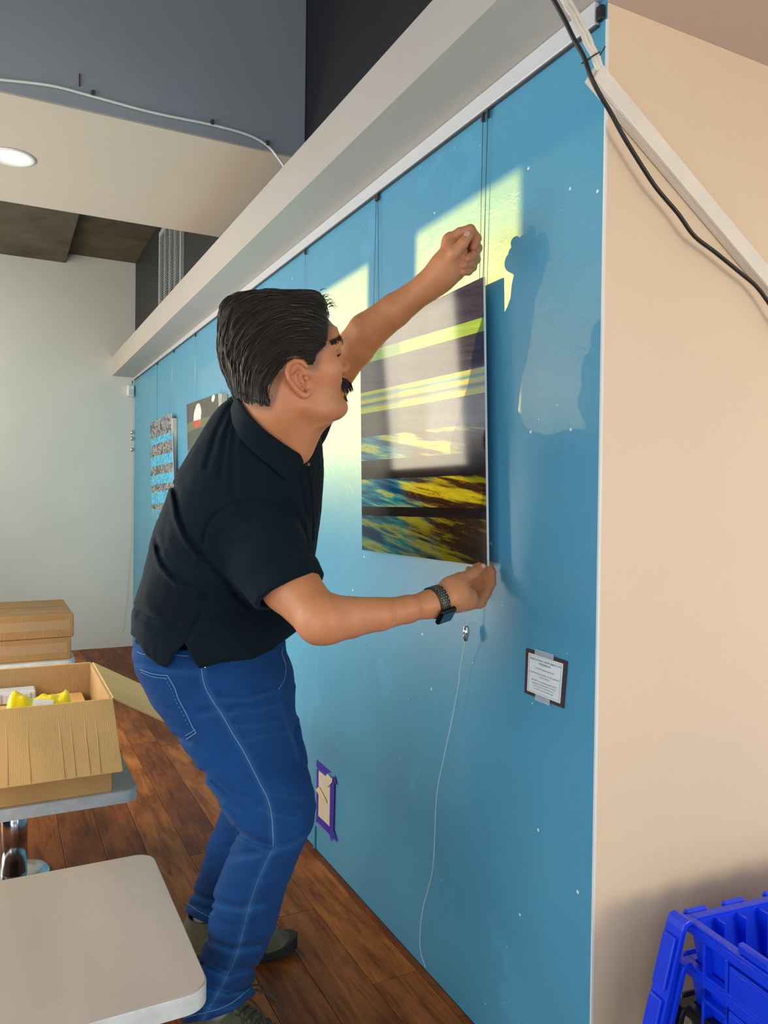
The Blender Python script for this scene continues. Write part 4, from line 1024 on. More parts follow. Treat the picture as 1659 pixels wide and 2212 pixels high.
# ear as rim, bowl and lobe on the near side (and its twin)
EAR = [(0.024, 0.013), (0.016, 0.024), (0.003, 0.0275), (-0.010, 0.021), (-0.017, 0.009), (-0.0165, -0.006), (-0.009, -0.021), (-0.001, -0.033), (0.008, -0.041), (0.016, -0.0385), (0.0185, -0.030)]
def ear_sdf(Q):
    q = Q.copy(); q[:, 1] = np.abs(q[:, 1])
    e0 = 0.010
    L = lambda f: 0.078+max(0, (0.012-f))*0.52
    pl = [(f+e0, L(f), u) for f, u in EAR]
    plate = chain(q, [(0.010+e0, 0.074, 0.010), (0.004+e0, 0.077, -0.010), (0.010+e0, 0.075, -0.026)], [0.013, 0.011, 0.009])
    d = ell(q, (0.001+e0, 0.079, -0.004), np.array([[0.87, -0.49, 0.0], [0.49, 0.87, 0], [0, 0, 1.0]]), (0.0195, 0.0045, 0.030))
    d = smin(d, chain(q, pl, [0.0032, 0.0040, 0.0044, 0.0045, 0.0045, 0.0042, 0.0040, 0.0048, 0.0062, 0.0058, 0.003]), 0.004)
    d = smax(d, -chain(q, [(0.010+e0, 0.087, 0.010), (0.000+e0, 0.090, 0.014), (-0.008+e0, 0.093, 0.004), (-0.006+e0, 0.092, -0.010)], [0.0028, 0.0030, 0.0030, 0.0022]), 0.003)     # scapha
    d = smin(d, chain(q, [(0.006+e0, 0.084, 0.008), (-0.003+e0, 0.0885, 0.000), (-0.001+e0, 0.086, -0.014), (0.007+e0, 0.083, -0.021)], [0.003, 0.0034, 0.0034, 0.003]), 0.003)      # antihelix
    d = smax(d, -chain(q, [(0.009+e0, 0.086, -0.004), (0.008+e0, 0.085, -0.013)], [0.0075, 0.006]), 0.003)                                                                            # concha
    d = smin(d, ell(q, (0.018+e0, 0.080, -0.008), I3, (0.005, 0.004, 0.007)), 0.004)                                                                                                 # tragus
    return d
# --- arms and hands: joints as (px, py, depth)
J = lambda *a: at(*a)
rsh, relb, rwri = J(560, 1150, 1.60), J(688, 1336, 1.44), J(952, 1297, 1.565)
lsh, lelb, lwri = J(640, 925, 1.86), J(764, 755, 1.775), J(944, 607, 1.668)
def arm_r(P):
    d = chain(P, [rsh, J(626, 1262, 1.50), J(688, 1334, 1.44)], [0.066, 0.056, 0.044], 0.012)
    d = smin(d, rc(P, J(692, 1345, 1.436), J(712, 1352, 1.44), 0.036, 0.028), 0.02)                  # elbow tip
    d = smin(d, chain(P, [J(700, 1338, 1.44), J(752, 1336, 1.465), J(820, 1327, 1.495), J(880, 1316, 1.525), J(930, 1305, 1.553)], [0.044, 0.0375, 0.0315, 0.0268, 0.0250], 0.008), 0.02)
    d = smin(d, rc(P, J(730, 1318, 1.45), J(800, 1316, 1.48), 0.022, 0.016), 0.02)
    d = smin(d, rc(P, J(930, 1304, 1.553), J(968, 1291, 1.575), 0.0250, 0.029), 0.02)
    return d
def arm_l(P):
    d = chain(P, [lsh, J(704, 838, 1.82), lelb], [0.052, 0.045, 0.040], 0.01)
    d = smin(d, chain(P, [J(772, 745, 1.77), J(792, 718, 1.755), J(852, 671, 1.72), J(915, 625, 1.685), J(940, 606, 1.672)], [0.040, 0.0435, 0.0370, 0.0300, 0.0285], 0.008), 0.025)
    d = smin(d, rc(P, J(935, 610, 1.675), J(955, 590, 1.660), 0.0285, 0.031), 0.02)
    return d
def hand_l(P):
    """raised fist pinching the wire, thumb laid across the bent index finger"""
    d = chain(P, [J(944, 602, 1.670), J(962, 575, 1.656), J(980, 548, 1.650)], [0.029, 0.031, 0.030], 0.01)
    d = smin(d, rc(P, J(968, 590, 1.660), J(985, 585, 1.660), 0.026, 0.020), 0.02)                    # heel of the hand
    d = smin(d, rc(P, J(975, 522, 1.663), J(1000, 560, 1.683), 0.021, 0.024), 0.02)                   # knuckle ridge behind
    d = smin(d, chain(P, [J(966, 566, 1.636), J(981, 546, 1.624)], [0.019, 0.0150], 0.01), 0.014)      # thumb mound
    fin = [([(970, 518, 1.650), (993, 503, 1.641), (1016, 496, 1.636), (1030, 515, 1.635), (1024, 533, 1.630)], [0.0125, 0.0110, 0.0108, 0.0100, 0.0088]),
           ([(990, 528, 1.678), (1020, 520, 1.673), (1031, 536, 1.660), (1024, 551, 1.644), (1008, 559, 1.632)], [0.0120, 0.0112, 0.0108, 0.0098, 0.0088]),
           ([(988, 548, 1.684), (1018, 542, 1.680), (1028, 560, 1.665), (1016, 570, 1.649), (1000, 574, 1.638)], [0.0118, 0.0108, 0.0104, 0.0094, 0.0084]),
           ([(982, 566, 1.686), (1008, 564, 1.683), (1021, 577, 1.670), (1012, 586, 1.655), (1000, 588, 1.645)], [0.0110, 0.0098, 0.0094, 0.0086, 0.0078])]
    for pts, rs in fin:
        e = chain(P, [J(*p) for p in pts], rs, 0.003)
        e2 = smin(d, e, 0.0035); d = e2
    th = chain(P, [J(966, 566, 1.632), J(980, 547, 1.616), J(1000, 526, 1.610), J(1013, 508, 1.612)], [0.0165, 0.0128, 0.0112, 0.0098], 0.004)
    d = smin(d, th, 0.0035)
    return d
def hand_r(P):
    """lower hand: thumb in front of the picture corner, fingers behind it"""
    d = chain(P, [J(955, 1295, 1.578), J(985, 1283, 1.592), J(1008, 1288, 1.612)], [0.027, 0.029, 0.021], 0.01)
    d = smin(d, chain(P, [J(985, 1300, 1.602), J(1038, 1301, 1.642)], [0.022, 0.0125]), 0.02)
    d = smin(d, chain(P, [J(972, 1268, 1.590), J(992, 1254, 1.606)], [0.022, 0.0165]), 0.016)
    fin = [([(1036, 1302, 1.638), (1050, 1282, 1.654), (1061, 1258, 1.670), (1062, 1237, 1.680), (1056, 1219, 1.690)], [0.0125, 0.0112, 0.0106, 0.0096, 0.0082]),
           ([(1030, 1300, 1.652), (1045, 1278, 1.670), (1052, 1250, 1.685), (1046, 1233, 1.694), (1036, 1222, 1.698)], [0.0120, 0.0110, 0.0104, 0.0095, 0.0082]),
           ([(1022, 1296, 1.662), (1034, 1274, 1.682), (1040, 1250, 1.694), (1034, 1236, 1.698), (1027, 1225, 1.700)], [0.0115, 0.0105, 0.0100, 0.0090, 0.0080]),
           ([(1012, 1292, 1.665), (1022, 1270, 1.685), (1024, 1250, 1.694), (1018, 1238, 1.697), (1012, 1230, 1.698)], [0.0105, 0.0095, 0.0090, 0.0082, 0.0072])]
    for pts, rs in fin: d = smin(d, chain(P, [J(*p) for p in pts], rs, 0.003), 0.0035)
    d = smin(d, chain(P, [J(984, 1262, 1.595), J(996, 1252, 1.610), J(1024, 1239, 1.630), J(1043, 1226, 1.644)], [0.0175, 0.0145, 0.0118, 0.0098], 0.004), 0.005)
    return d
CORE = [at(560, 1000, 1.64), at(470, 1300, 1.74)]
def near(P, c, r): return np.linalg.norm(P-np.asarray(c), axis=1) < r
def body_sdf(P):
    d = chain(P, CORE, [0.09, 0.11])                                  # hidden trunk that joins head and arms
    d = smin(d, rc(P, CORE[0], rsh, 0.07, 0.06), 0.02); d = smin(d, rc(P, CORE[0], lsh, 0.07, 0.055), 0.02)
    def merge(d, mask, fn, k):
        if mask.any():
            e = fn(P[mask]); d[mask] = smin(d[mask], e, k)
        return d
    d = merge(d, near(P, HO, 0.33), head_sdf, 0.02)
    m = near(P, hw(0.01, 0, 0), 0.14)
    if m.any(): d[m] = smin(d[m], ear_sdf(headc(P[m])), 0.004)
    d = merge(d, near(P, (rsh+rwri)/2, 0.32), arm_r, 0.01)
    d = merge(d, near(P, (lsh+lwri)/2, 0.36), arm_l, 0.01)
    d = merge(d, near(P, J(985, 555, 1.648), 0.13), hand_l, 0.014)
    d = merge(d, near(P, J(1010, 1275, 1.63), 0.14), hand_r, 0.012)
    return d
def hmask(Q):
    f, u = Q[:, 0], Q[:, 2]
    fh = np.interp(u, [0.010, 0.016, 0.024, 0.033, 0.044, 0.058, 0.078, 0.10, 0.122, 0.14, 0.19], [0.048, 0.054, 0.056, 0.060, 0.076, 0.087, 0.094, 0.102, 0.112, 0.125, 0.13])
    fh = fh-np.clip(0.045-np.abs(Q[:, 1]), 0, 0.045)*0.0
    ul = np.interp(f, [-0.13, -0.112, -0.085, -0.05, -0.038, -0.028, -0.014, 0.000, 0.015, 0.030, 0.040, 0.056], [-0.006, -0.010, -0.034, -0.046, -0.034, -0.014, 0.012, 0.032, 0.034, 0.026, 0.013, 0.011])
    return np.maximum(f-fh, ul-u)
def build_body():
    V, F = surface(body_sdf, (0.20, 1.12, 0.80), (1.02, 2.02, 1.86), 0.0024)
    o = npmesh('body', V, F, MAT['skin']); parts.append(o); o['label'] = 'tan skin of the head, neck, arms and hands'
    q = headc(V); at_ = o.data.attributes.new('blush', 'FLOAT', 'POINT')
    g = lambda c, s: np.exp(-((q-np.array(c))**2).sum(1)/s**2)
    b = g((0.124, 0.004, 0.014), 0.020)+0.45*g((0.01, 0.09, -0.005), 0.03)+0.25*g((0.075, 0.06, -0.01), 0.03)
    for p in ((1024, 533, 1.63), (1014, 507, 1.61), (978, 605, 1.658), (1045, 1225, 1.642), (1058, 1225, 1.68), (1000, 574, 1.638)):
        b += 0.5*np.exp(-((V-J(*p))**2).sum(1)/0.013**2)
    at_.data.foreach_set('value', np.clip(b, 0, 1).astype(f32))
    hm = hmask(q); nr = np.linalg.norm(q, axis=1) < 0.24
    stb = 0.6*np.exp(-(np.clip(hm, 0, 1)/0.010)**2)*(q[:, 2] > -0.06)+0.16*np.exp(-((q[:, 0]-0.09)/0.03)**2-((q[:, 2]+0.05)/0.025)**2)
    ea = o.data.attributes.new('stubble', 'FLOAT', 'POINT'); ea.data.foreach_set('value', np.clip(stb*nr*(np.abs(q[:, 1]) < 0.078), 0, 1).astype(f32))
    return o, V, F
body, bV, bF = build_body()

# --- hair
def flowc(Q):
    r = np.hypot(Q[:, 0]-0.03, Q[:, 2]+0.045); a = np.arctan2(Q[:, 2]+0.045, Q[:, 0]-0.03); return r, a
def vnoise(x, y, z, seed=0):
    """cheap value noise"""
    def h(i, j, k): n = (i*374761393+j*668265263+k*2147483647+seed*974634777) & 0x7fffffff; n = (n ^ (n >> 13))*1274126177 & 0x7fffffff; return ((n ^ (n >> 16)) & 0xffff)/65535.0
    i, j, k = np.floor(x).astype(np.int64), np.floor(y).astype(np.int64), np.floor(z).astype(np.int64)
    u, v, w = x-i, y-j, z-k; s = lambda t: t*t*(3-2*t); u, v, w = s(u), s(v), s(w); o = 0
    for a in (0, 1):
        for b in (0, 1):
            for c in (0, 1): o = o+h(i+a, j+b, k+c)*(u if a else 1-u)*(v if b else 1-v)*(w if c else 1-w)
    return o
def hair_sdf(P):
    Q = headc(P); m = hmask(Q); sk = smin(skull(P), chain(P, [hw(-0.048, 0, 0.005), hw(-0.040, 0, -0.05), at(566, 985, 1.60)], [0.060, 0.066, 0.078], 0.02), 0.026)
    vol = ell(Q, (-0.010, 0, 0.086), I3, (0.110, 0.090, 0.100))
    vol = smin(vol, ell(Q, (0.066, 0, 0.136), I3, (0.050, 0.060, 0.036)), 0.03)
    vol = smin(vol, ell(Q, (-0.062, 0, 0.022), I3, (0.054, 0.072, 0.060)), 0.03)
    vol = smin(vol, ell(Q, (-0.052, 0, 0.150), I3, (0.050, 0.06, 0.036)), 0.02)
    off = 0.0015+np.clip(-m, 0, 0.2)*np.interp(Q[:, 2], [0.02, 0.06, 0.10], [0.10, 0.16, 0.9])
    d = np.maximum(smin(vol, sk-0.004, 0.01), sk-off)
    r, a = flowc(Q)
    n = vnoise(r*170+a*2.2, Q[:, 1]*170, a*2.5, 1)-0.5; n2 = vnoise(r*62+a*1.2, Q[:, 1]*62, a*1.5, 5)-0.5
    amp = np.interp(-m, [0, 0.012, 0.05], [0.0005, 0.0022, 0.0036])
    d = d+amp*(n*1.0+n2*np.interp(Q[:, 2], [0.08, 0.15], [1.7, 3.0]))
    return smax(d, m+0.003*n, 0.004)
hV, hF = surface(hair_sdf, HO-0.25, HO+0.25, 0.0022)
hair = npmesh('hair', hV, hF, MAT['hair']); hair['label'] = 'dark brown hair combed straight back'; parts.append(hair)
def set_flow(o, V):
    q = headc(V); r, a = flowc(q); at_ = o.data.attributes.new('flow', 'FLOAT_VECTOR', 'POINT')
    at_.data.foreach_set('vector', np.stack([r, q[:, 1], a*0.12], 1).astype(f32).ravel())
set_flow(hair, hV)
da = hair.data.attributes.new('dens', 'FLOAT', 'POINT'); da.data.foreach_set('value', np.clip(-hmask(headc(hV))/0.022, 0, 1).astype(f32))
def strands():
    bvh = bvh_of(hV, hF); rr = np.random.RandomState(4); bm = bmesh.new()
    q = headc(hV); idx = rr.permutation(len(hV))
    cnt = 0
    for i in idx:
        if cnt >= 620: break
        f, l, u = q[i]
        if l < -0.03 and u < 0.12: continue
        p = Vector(tuple(hV[i])); pts = [p]; L = rr.uniform(0.03, 0.075); st = L/7
        ok = True; wob = rr.uniform(-0.25, 0.25)
        for k in range(7):
            qq = headc(np.array(p)[None])[0]
            rad = np.array([qq[0]-0.03, 0, qq[2]+0.045]); rad /= np.linalg.norm(rad)
            tang = np.array([-rad[2], wob*0.4, rad[0]])           # counter-clockwise: from brow over the crown to the nape
            w = tang@HA
            p = p+Vector(tuple(w))*st
            h = bvh.find_nearest(p)
            if h[0] is None: ok = False; break
            lift = 0.0008+(0.0010 if k < 6 else 0.0018)
            p = h[0]+h[1]*lift*(1 if h[1].dot(Vector(tuple(np.array(h[0])-hw(-0.01, 0, 0.08)))) > 0 else -1)
            pts.append(p.copy())
        if not ok: continue
        r0 = rr.uniform(0.0007, 0.0014); tube_into(bm, pts, [r0*0.5, r0, r0, r0, r0, r0*0.8, r0*0.5, r0*0.15], 4, False); cnt += 1
    # wisps at the quiff and the nape
    for k in range(70):
        if k < 26:
            s = hw(0.090+0.024*rr.rand(), rr.uniform(-0.02, 0.05), 0.128+0.034*rr.rand()); dr = HF*0.012+HU*rr.uniform(-0.004, 0.012)
            b = [s, s+dr*0.6+HL*rr.uniform(-.004, .004), s+dr*1.1-HU*0.005]
        else:
            fx = rr.uniform(-0.105, -0.035); s = hw(fx, 0.048+0.02*rr.rand()*(1 if fx > -0.08 else 0.4), np.interp(fx, [-0.105, -0.08, -0.05, -0.035], [-0.010, -0.033, -0.046, -0.030])+0.006); b = [s, s+HF*0.004-HU*0.006+HL*0.002, s+HF*rr.uniform(0.006, 0.014)-HU*rr.uniform(0.006, 0.012)+HL*0.002]
        tube_into(bm, b, [0.0008, 0.0006, 0.0002], 4, False)
    o = frombm('hair_strands', bm, MAT['strand'], None, True); o['kind'] = 'stuff'; return o
hs = strands(); bpy.context.view_layer.update(); hs.parent = hair
# brows, lashes, moustache and lip beard
def tufts(name, roots, mat):
    bm = bmesh.new()
    for pts, r in roots: tube_into(bm, pts, [r, r*0.9, r*0.2], 4, False)
    o = frombm(name, bm, mat, None, True); o['kind'] = 'stuff'; parts.append(o); return o
rr = np.random.RandomState(8)
_bb = bvh_of(bV, bF)
def snap(p):
    h = _bb.find_nearest(Vector(tuple(p))); return np.array(h[0])
rt = []
for sgn in (1, -1):
    for k in range(120):
        s = rr.rand(); f = np.interp(s, [0, 0.4, 1], [0.119, 0.113, 0.086]); l = np.interp(s, [0, 0.4, 1], [0.010, 0.030, 0.058]); u = np.interp(s, [0, 0.5, 1], [0.058, 0.063, 0.052])+rr.uniform(-0.004, 0.004)
        a = snap(hw(f+0.003, sgn*l, u)); dr = -HF*0.006*s+HL*sgn*0.007+HU*0.002
        rt.append(([a, a+dr*0.6+HF*0.0008, a+dr*1.2+HF*0.0004], 0.0007))
for k in range(26):
    l = rr.uniform(0.022, 0.046); a = snap(hw(0.108-0.25*(l-0.022), l, 0.0305)); rt.append(([a, a+HF*0.004+HL*0.001+HU*0.001, a+HF*0.007+HL*0.002+HU*0.003], 0.0004))
tufts('eyebrows', rt, MAT['strand'])
rt = []
for k in range(150):
    l = rr.uniform(-0.032, 0.032); s = abs(l)/0.032
    a = hw(0.112-0.018*s*s, l, -0.012-0.006*s+rr.uniform(-0.004, 0.004)); tip = 0.010+0.012*rr.rand()
    b = a+HF*(0.006+0.004*rr.rand())-HU*tip*0.5+HL*np.sign(l)*0.003; c = a+HF*(0.008+0.006*rr.rand())*(1-0.4*s)-HU*tip*(1.1+0.5*s)+HL*np.sign(l)*0.006
    rt.append(([a, b, c], 0.0013))
for k in range(10):   # long curled tips
    l = rr.uniform(-0.006, 0.016); a = hw(0.114, l, -0.014); rt.append(([a, a+HF*0.010-HU*0.010, a+HF*0.012-HU*0.026], 0.0014))
for k in range(70):
    l = rr.uniform(-0.014, 0.018); a = hw(0.103, l, -0.046+rr.uniform(-0.003, 0.004)); rt.append(([a, a+HF*0.005-HU*0.005, a+HF*(0.003+0.006*rr.rand())-HU*(0.009+0.006*rr.rand())], 0.0012))
tufts('moustache', rt, MAT['strand'])
t = NT('eye_white'); t.set(base=(0.75, 0.72, 0.68), rough=0.15); MAT['eye'] = t.m
for sgn in (1, -1):
    c = hw(0.0925, sgn*0.033, 0.0285)
    bm = bmesh.new(); bmesh.ops.create_uvsphere(bm, u_segments=16, v_segments=10, radius=0.0120); bmesh.ops.translate(bm, verts=bm.verts, vec=Vector(tuple(c)))
    e = frombm('eyeball', bm, MAT['eye'], None, True); parts.append(e)
    bm = bmesh.new(); bmesh.ops.create_uvsphere(bm, u_segments=12, v_segments=8, radius=0.0058); bmesh.ops.translate(bm, verts=bm.verts, vec=Vector(tuple(c+HF*0.0072+HL*0.001)))
    i_ = frombm('iris', bm, simple('brown_iris', (0.03, 0.015, 0.008), 0.1), None, True); i_.parent = e
# finger nails
def nail(name, c, nrm, along, w, L):
    n = Vector(tuple(nrm)).normalized(); a = Vector(tuple(along)); a = (a-n*a.dot(n)).normalized(); s = n.cross(a); c = Vector(tuple(c)); vs = []; fs = []
    for j in range(6):
        for i in range(7):
            x, y = (i/6-0.5)*2, (j/5-0.5)*2; ww = w*(1-0.18*abs(y)**3)
            vs.append(c+s*(x*ww/2)+a*(y*L/2*(1-0.15*x*x))+n*(0.0016-0.0022*x*x))
    for j in range(5):
        for i in range(6): k = j*7+i; fs.append((k, k+1, k+8, k+7))
    o = mesh(name, vs, fs, MAT['nail'], None, True); m = o.modifiers.new('thick', 'SOLIDIFY'); m.thickness = 0.0008; parts.append(o)
MAT['nail'] = simple('fingernail', (0.62, 0.36, 0.28), 0.25, 0, 0.04)
tip = J(1013, 508, 1.612); dirn = J(1013, 508, 1.612)-J(1000, 526, 1.610); nn = -CF*0.9-CR*0.25+CU*0.2; nail('thumbnail', tip+nn/np.linalg.norm(nn)*0.0095-dirn*0.12, nn, dirn, 0.0105, 0.013)
tip = J(1043, 1226, 1.644); dirn = J(1043, 1226, 1.644)-J(1024, 1239, 1.630); nn = -CF*0.85+CU*0.35-CR*0.1; nail('thumbnail', tip+nn/np.linalg.norm(nn)*0.0095-dirn*0.05, nn, dirn, 0.0105, 0.013)
# ------------------------------------------------------------------ clothes
def fold(P, poly, w, amp, zmax, px, py, z):
    """a crease pressed into the near side along a line"""
    d = seg2(px, py, poly); return amp*np.exp(-(d/w)**2)*np.clip((zmax-z)/0.03, 0, 1)
TORSO = slices([(1475, 306, 640, 1.775, 0.176), (1440, 300, 641, 1.77, 0.182), (1400, 294, 643, 1.765, 0.186), (1345, 294, 650, 1.755, 0.190), (1300, 299, 662, 1.745, 0.192), (1232, 321, 674, 1.725, 0.194), (1162, 338, 686, 1.705, 0.198), (1092, 364, 693, 1.685, 0.198),
                (1040, 386, 697, 1.672, 0.190), (997, 408, 698, 1.662, 0.178), (950, 436, 694, 1.655, 0.155), (915, 458, 676, 1.65, 0.125), (885, 482, 640, 1.645, 0.095), (868, 500, 600, 1.64, 0.06)], 4)
cuff_c = J(624, 1277, 1.492); cuff_n = CR*0.46-CU*0.84-CF*0.30; cuff_n /= np.linalg.norm(cuff_n)
lc = lsh*0.62+lelb*0.38; lcn = (lelb-lsh)/np.linalg.norm(lelb-lsh)
HEM = [(270, 1360), (295, 1381), (314, 1415), (340, 1435), (358, 1443), (367, 1434), (378, 1412), (400, 1389), (407, 1404), (415, 1423), (431, 1445), (443, 1441), (476, 1432), (546, 1424), (588, 1404), (614, 1384), (660, 1350)]
FOLDS = [([(375, 1050), (386, 1110), (400, 1150), (434, 1193), (490, 1252), (518, 1294), (545, 1315)], 6, 0.007), ([(368, 1060), (378, 1120), (395, 1160), (425, 1205)], 5, -0.005), ([(336, 1162), (344, 1204), (375, 1244), (429, 1263), (490, 1277), (520, 1284)], 6, 0.006), ([(332, 1180), (345, 1225), (380, 1262), (430, 1280)], 6, -0.005),
         ([(434, 1193), (445, 1143), (465, 1109), (504, 1088), (546, 1081), (588, 1086), (625, 1100)], 3.5, 0.0045), ([(451, 1283), (431, 1328), (415, 1364), (402, 1389)], 3, 0.003),
         ([(294, 1311), (330, 1335), (380, 1352)], 6, 0.007), ([(300, 1330), (350, 1362), (410, 1372), (470, 1378)], 7, 0.005), ([(500, 870), (470, 930), (445, 1010)], 6, 0.005), ([(504, 885), (487, 950), (475, 1030)], 6, 0.005), ([(508, 910), (505, 970), (500, 1040)], 7, 0.004),
         ([(500, 1050), (520, 1100), (540, 1120)], 5, 0.004), ([(640, 1110), (655, 1140), (662, 1170)], 6, 0.007), ([(620, 1150), (650, 1175), (680, 1200)], 7, 0.004), ([(440, 1290), (500, 1315), (600, 1330)], 9, 0.004), ([(430, 1340), (500, 1352), (590, 1350)], 8, 0.004), ([(640, 1000), (652, 1060), (660, 1110)], 5, 0.004), ([(560, 1300), (640, 1266), (690, 1226)], 2.5, 0.0015)]
def shirt_sdf(P):
    px, py, z = pix(P)
    d = loft(P, TORSO, 2.15)
    d = smin(d, rc(P, J(545, 935, 1.63), J(555, 1130, 1.60), 0.060, 0.085), 0.06)          # near shoulder
    d = smin(d, rc(P, J(600, 945, 1.68), lsh, 0.055, 0.066), 0.05)                        # far shoulder
    s = chain(P, [J(552, 1140, 1.60), J(590, 1212, 1.54), cuff_c+cuff_n*0.03], [0.092, 0.084, 0.074], 0.01)
    s = smax(s, (P-cuff_c)@cuff_n, 0.003)
    cav = smax(chain(P, [J(605, 1240, 1.515), cuff_c+cuff_n*0.05], [0.052, 0.0665]), -((P-cuff_c)@cuff_n)-0.035, 0.004)
    s = np.maximum(s, -cav)
    d = smin(d, s, 0.022)
    # the cavity keeps the opening clear where the sleeve meets the body
    m = ((P-cuff_c)@cuff_n > -0.004) & (np.linalg.norm(P-cuff_c, axis=1) < 0.09)
    l = chain(P, [lsh, lc+lcn*0.02], [0.068, 0.056]); l = smax(l, (P-lc)@lcn, 0.003)
    d = smin(d, l, 0.03)
    for poly, w, a in FOLDS: d = d+fold(P, poly, w, a, 1.72, px, py, z)
    d = d+0.003*(vnoise(P[:, 0]*22, P[:, 1]*22, P[:, 2]*16, 3)-0.5)+0.0016*(vnoise(P[:, 0]*60, P[:, 1]*60, P[:, 2]*34, 6)-0.5)
    hem = np.interp(px, [a for a, b in HEM], [b for a, b in HEM])
    d = smax(d, (py-hem)*0.00098, 0.002)
    # neck opening
    nk = chain(P, [at(566, 985, 1.60), at(590, 880, 1.57)], [0.070, 0.082]); nk = smax(nk, -(P-at(572, 950, 1.61))@(CU*0.82+CR*(-0.10)), 0.01)
    d = smax(d, -nk, 0.006)
    return d
sV, sF = surface(shirt_sdf, (0.15, 1.30, 0.74), (0.92, 2.10, 1.48), 0.0036)
shirt = npmesh('polo_shirt', sV, sF, MAT['shirt']); shirt['label'] = 'black short-sleeved polo shirt'; parts.append(shirt)
# collar: stand and fold-over leaf wrapped round the neck
def collar():
    # ring parameter: 0 nape, 0.5 front; near side and far side
    near_in = [(512, 858, 1.600), (522, 872, 1.565), (542, 898, 1.530), (570, 926, 1.512), (602, 950, 1.512), (630, 969, 1.525), (646, 979, 1.540)]
    near_out = [(498, 884, 1.615), (503, 914, 1.560), (518, 946, 1.515), (552, 980, 1.487), (588, 1010, 1.482), (629, 1040, 1.488), (657, 998, 1.530)]
    far_in = [(512, 858, 1.600), (530, 868, 1.64), (570, 890, 1.69), (620, 925, 1.70), (655, 955, 1.66), (668, 975, 1.61), (664, 984, 1.575)]
    far_out = [(503, 873, 1.615), (520, 880, 1.68), (570, 905, 1.74), (640, 935, 1.75), (690, 965, 1.70), (698, 1010, 1.64), (670, 1002, 1.585)]
    sb = bvh_of(sV, sF); bb_ = bvh_of(bV, bF)
    def hit(px, py, off, Zd, bv=(sb, bb_)):
        d = Vector(tuple(ray(px, py))).normalized(); best = None
        for b_ in bv:
            h = b_.ray_cast(Vector(tuple(CAMP)), d)
            if h[0] is not None and (best is None or h[3] < best): best = h[3]
        p = np.array(CAMP)+np.array(d)*((best if best is not None else Zd/(np.array(d)@CF))-off)
        return p
    def ribbon(A, B, near):
        if near: a = spline([hit(x, y, 0.004, z) for x, y, z in A], 5); b = spline([hit(x, y, 0.009, z) for x, y, z in B], 5)
        else: a = spline([at(*p) for p in A], 5); b = spline([at(*p) for p in B], 5)
        n = 7; vs = []; fs = []
        for i in range(len(a)):
            for j in range(n):
                s_ = j/(n-1); p = a[i]*(1-s_)+b[i]*s_
                if near:
                    x_, y_, _ = pix(p[None]); q = hit(x_[0], y_[0], 0.0085, 1.5)
                    if (q-CAMP)@CF < (p-CAMP)@CF: p = q
                p = p+(-CF*0.003+CU*0.003)*math.sin(math.pi*s_)
                vs.append(p)
        for i in range(len(a)-1):
            for j in range(n-1): k = i*n+j; fs.append((k, k+1, k+n+1, k+n))
        return vs, fs
    for A, B in ((near_in, near_out), (far_in, far_out)):
        vs, fs = ribbon(A, B, A is near_in); o = mesh('collar', vs, fs, MAT['shirt'], None, True); m = o.modifiers.new('t', 'SOLIDIFY'); m.thickness = 0.0035; m.offset = 0; o.modifiers.new('s', 'SUBSURF').render_levels = 1
        o.parent = shirt
    bvh = bvh_of(sV, sF)
    pl = drape(bvh, [(662, 1000), (672, 1050), (676, 1110), (676, 1170)], 0.0005, 6)
    if len(pl) > 3:
        bm = bmesh.new(); tube_into(bm, pl, 0.0022, 6); o = frombm('placket_edge', bm, MAT['shirt'], None, True); o.parent = shirt
    c = hit(665, 1003, 0.002, 1.55); bt = lathe('shirt_button', [(0.0005, 0), (0.0052, 0), (0.0056, 0.001), (0.0044, 0.0022), (0.0005, 0.0018)], simple('black_button', (0.02, 0.022, 0.025), 0.25), None, (0, 0, 0), 14)
    q = Vector(tuple(-CF*0.9+CR*0.4)).to_track_quat('Z', 'Y'); bt.rotation_mode = 'QUATERNION'; bt.rotation_quaternion = q; bt.location = tuple(c); bt.parent = shirt
collar()

# --- jeans
PELV = slices([(1375, 303, 612, 1.775, 0.164), (1405, 296, 616, 1.775, 0.170), (1446, 307, 630, 1.775, 0.174), (1490, 331, 635, 1.77, 0.172), (1530, 358, 636, 1.765, 0.165), (1575, 388, 640, 1.76, 0.150)], 4)
RLEG = slices([(1480, 335, 606, 1.700, 0.100), (1530, 358, 613, 1.690, 0.102), (1571, 386, 629, 1.675, 0.102), (1622, 413, 648, 1.655, 0.100), (1666, 440, 664, 1.635, 0.098), (1700, 463, 675, 1.620, 0.096), (1736, 484, 681, 1.605, 0.093), (1780, 506, 676, 1.595, 0.090), (1808, 512, 664, 1.593, 0.088), (1830, 500, 654, 1.594, 0.087), (1865, 486, 640, 1.60, 0.086),
               (1920, 465, 616, 1.612, 0.083), (1968, 455, 603, 1.622, 0.080), (2017, 447, 588, 1.632, 0.078), (2060, 434, 572, 1.64, 0.077), (2094, 422, 552, 1.647, 0.077), (2140, 405, 550, 1.652, 0.080), (2196, 395, 548, 1.655, 0.084)], 4)
LLEG = slices([(1480, 380, 634, 1.850, 0.100), (1530, 402, 637, 1.862, 0.102), (1576, 430, 650, 1.868, 0.100), (1644, 462, 662, 1.875, 0.096), (1700, 478, 664, 1.885, 0.090), (1739, 481, 650, 1.90, 0.086), (1774, 468, 630, 1.92, 0.083), (1812, 452, 604, 1.94, 0.080), (1861, 437, 575, 1.965, 0.076), (1900, 426, 555, 1.985, 0.074), (1949, 406, 532, 2.005, 0.072), (1992, 401, 520, 2.015, 0.074)], 4)
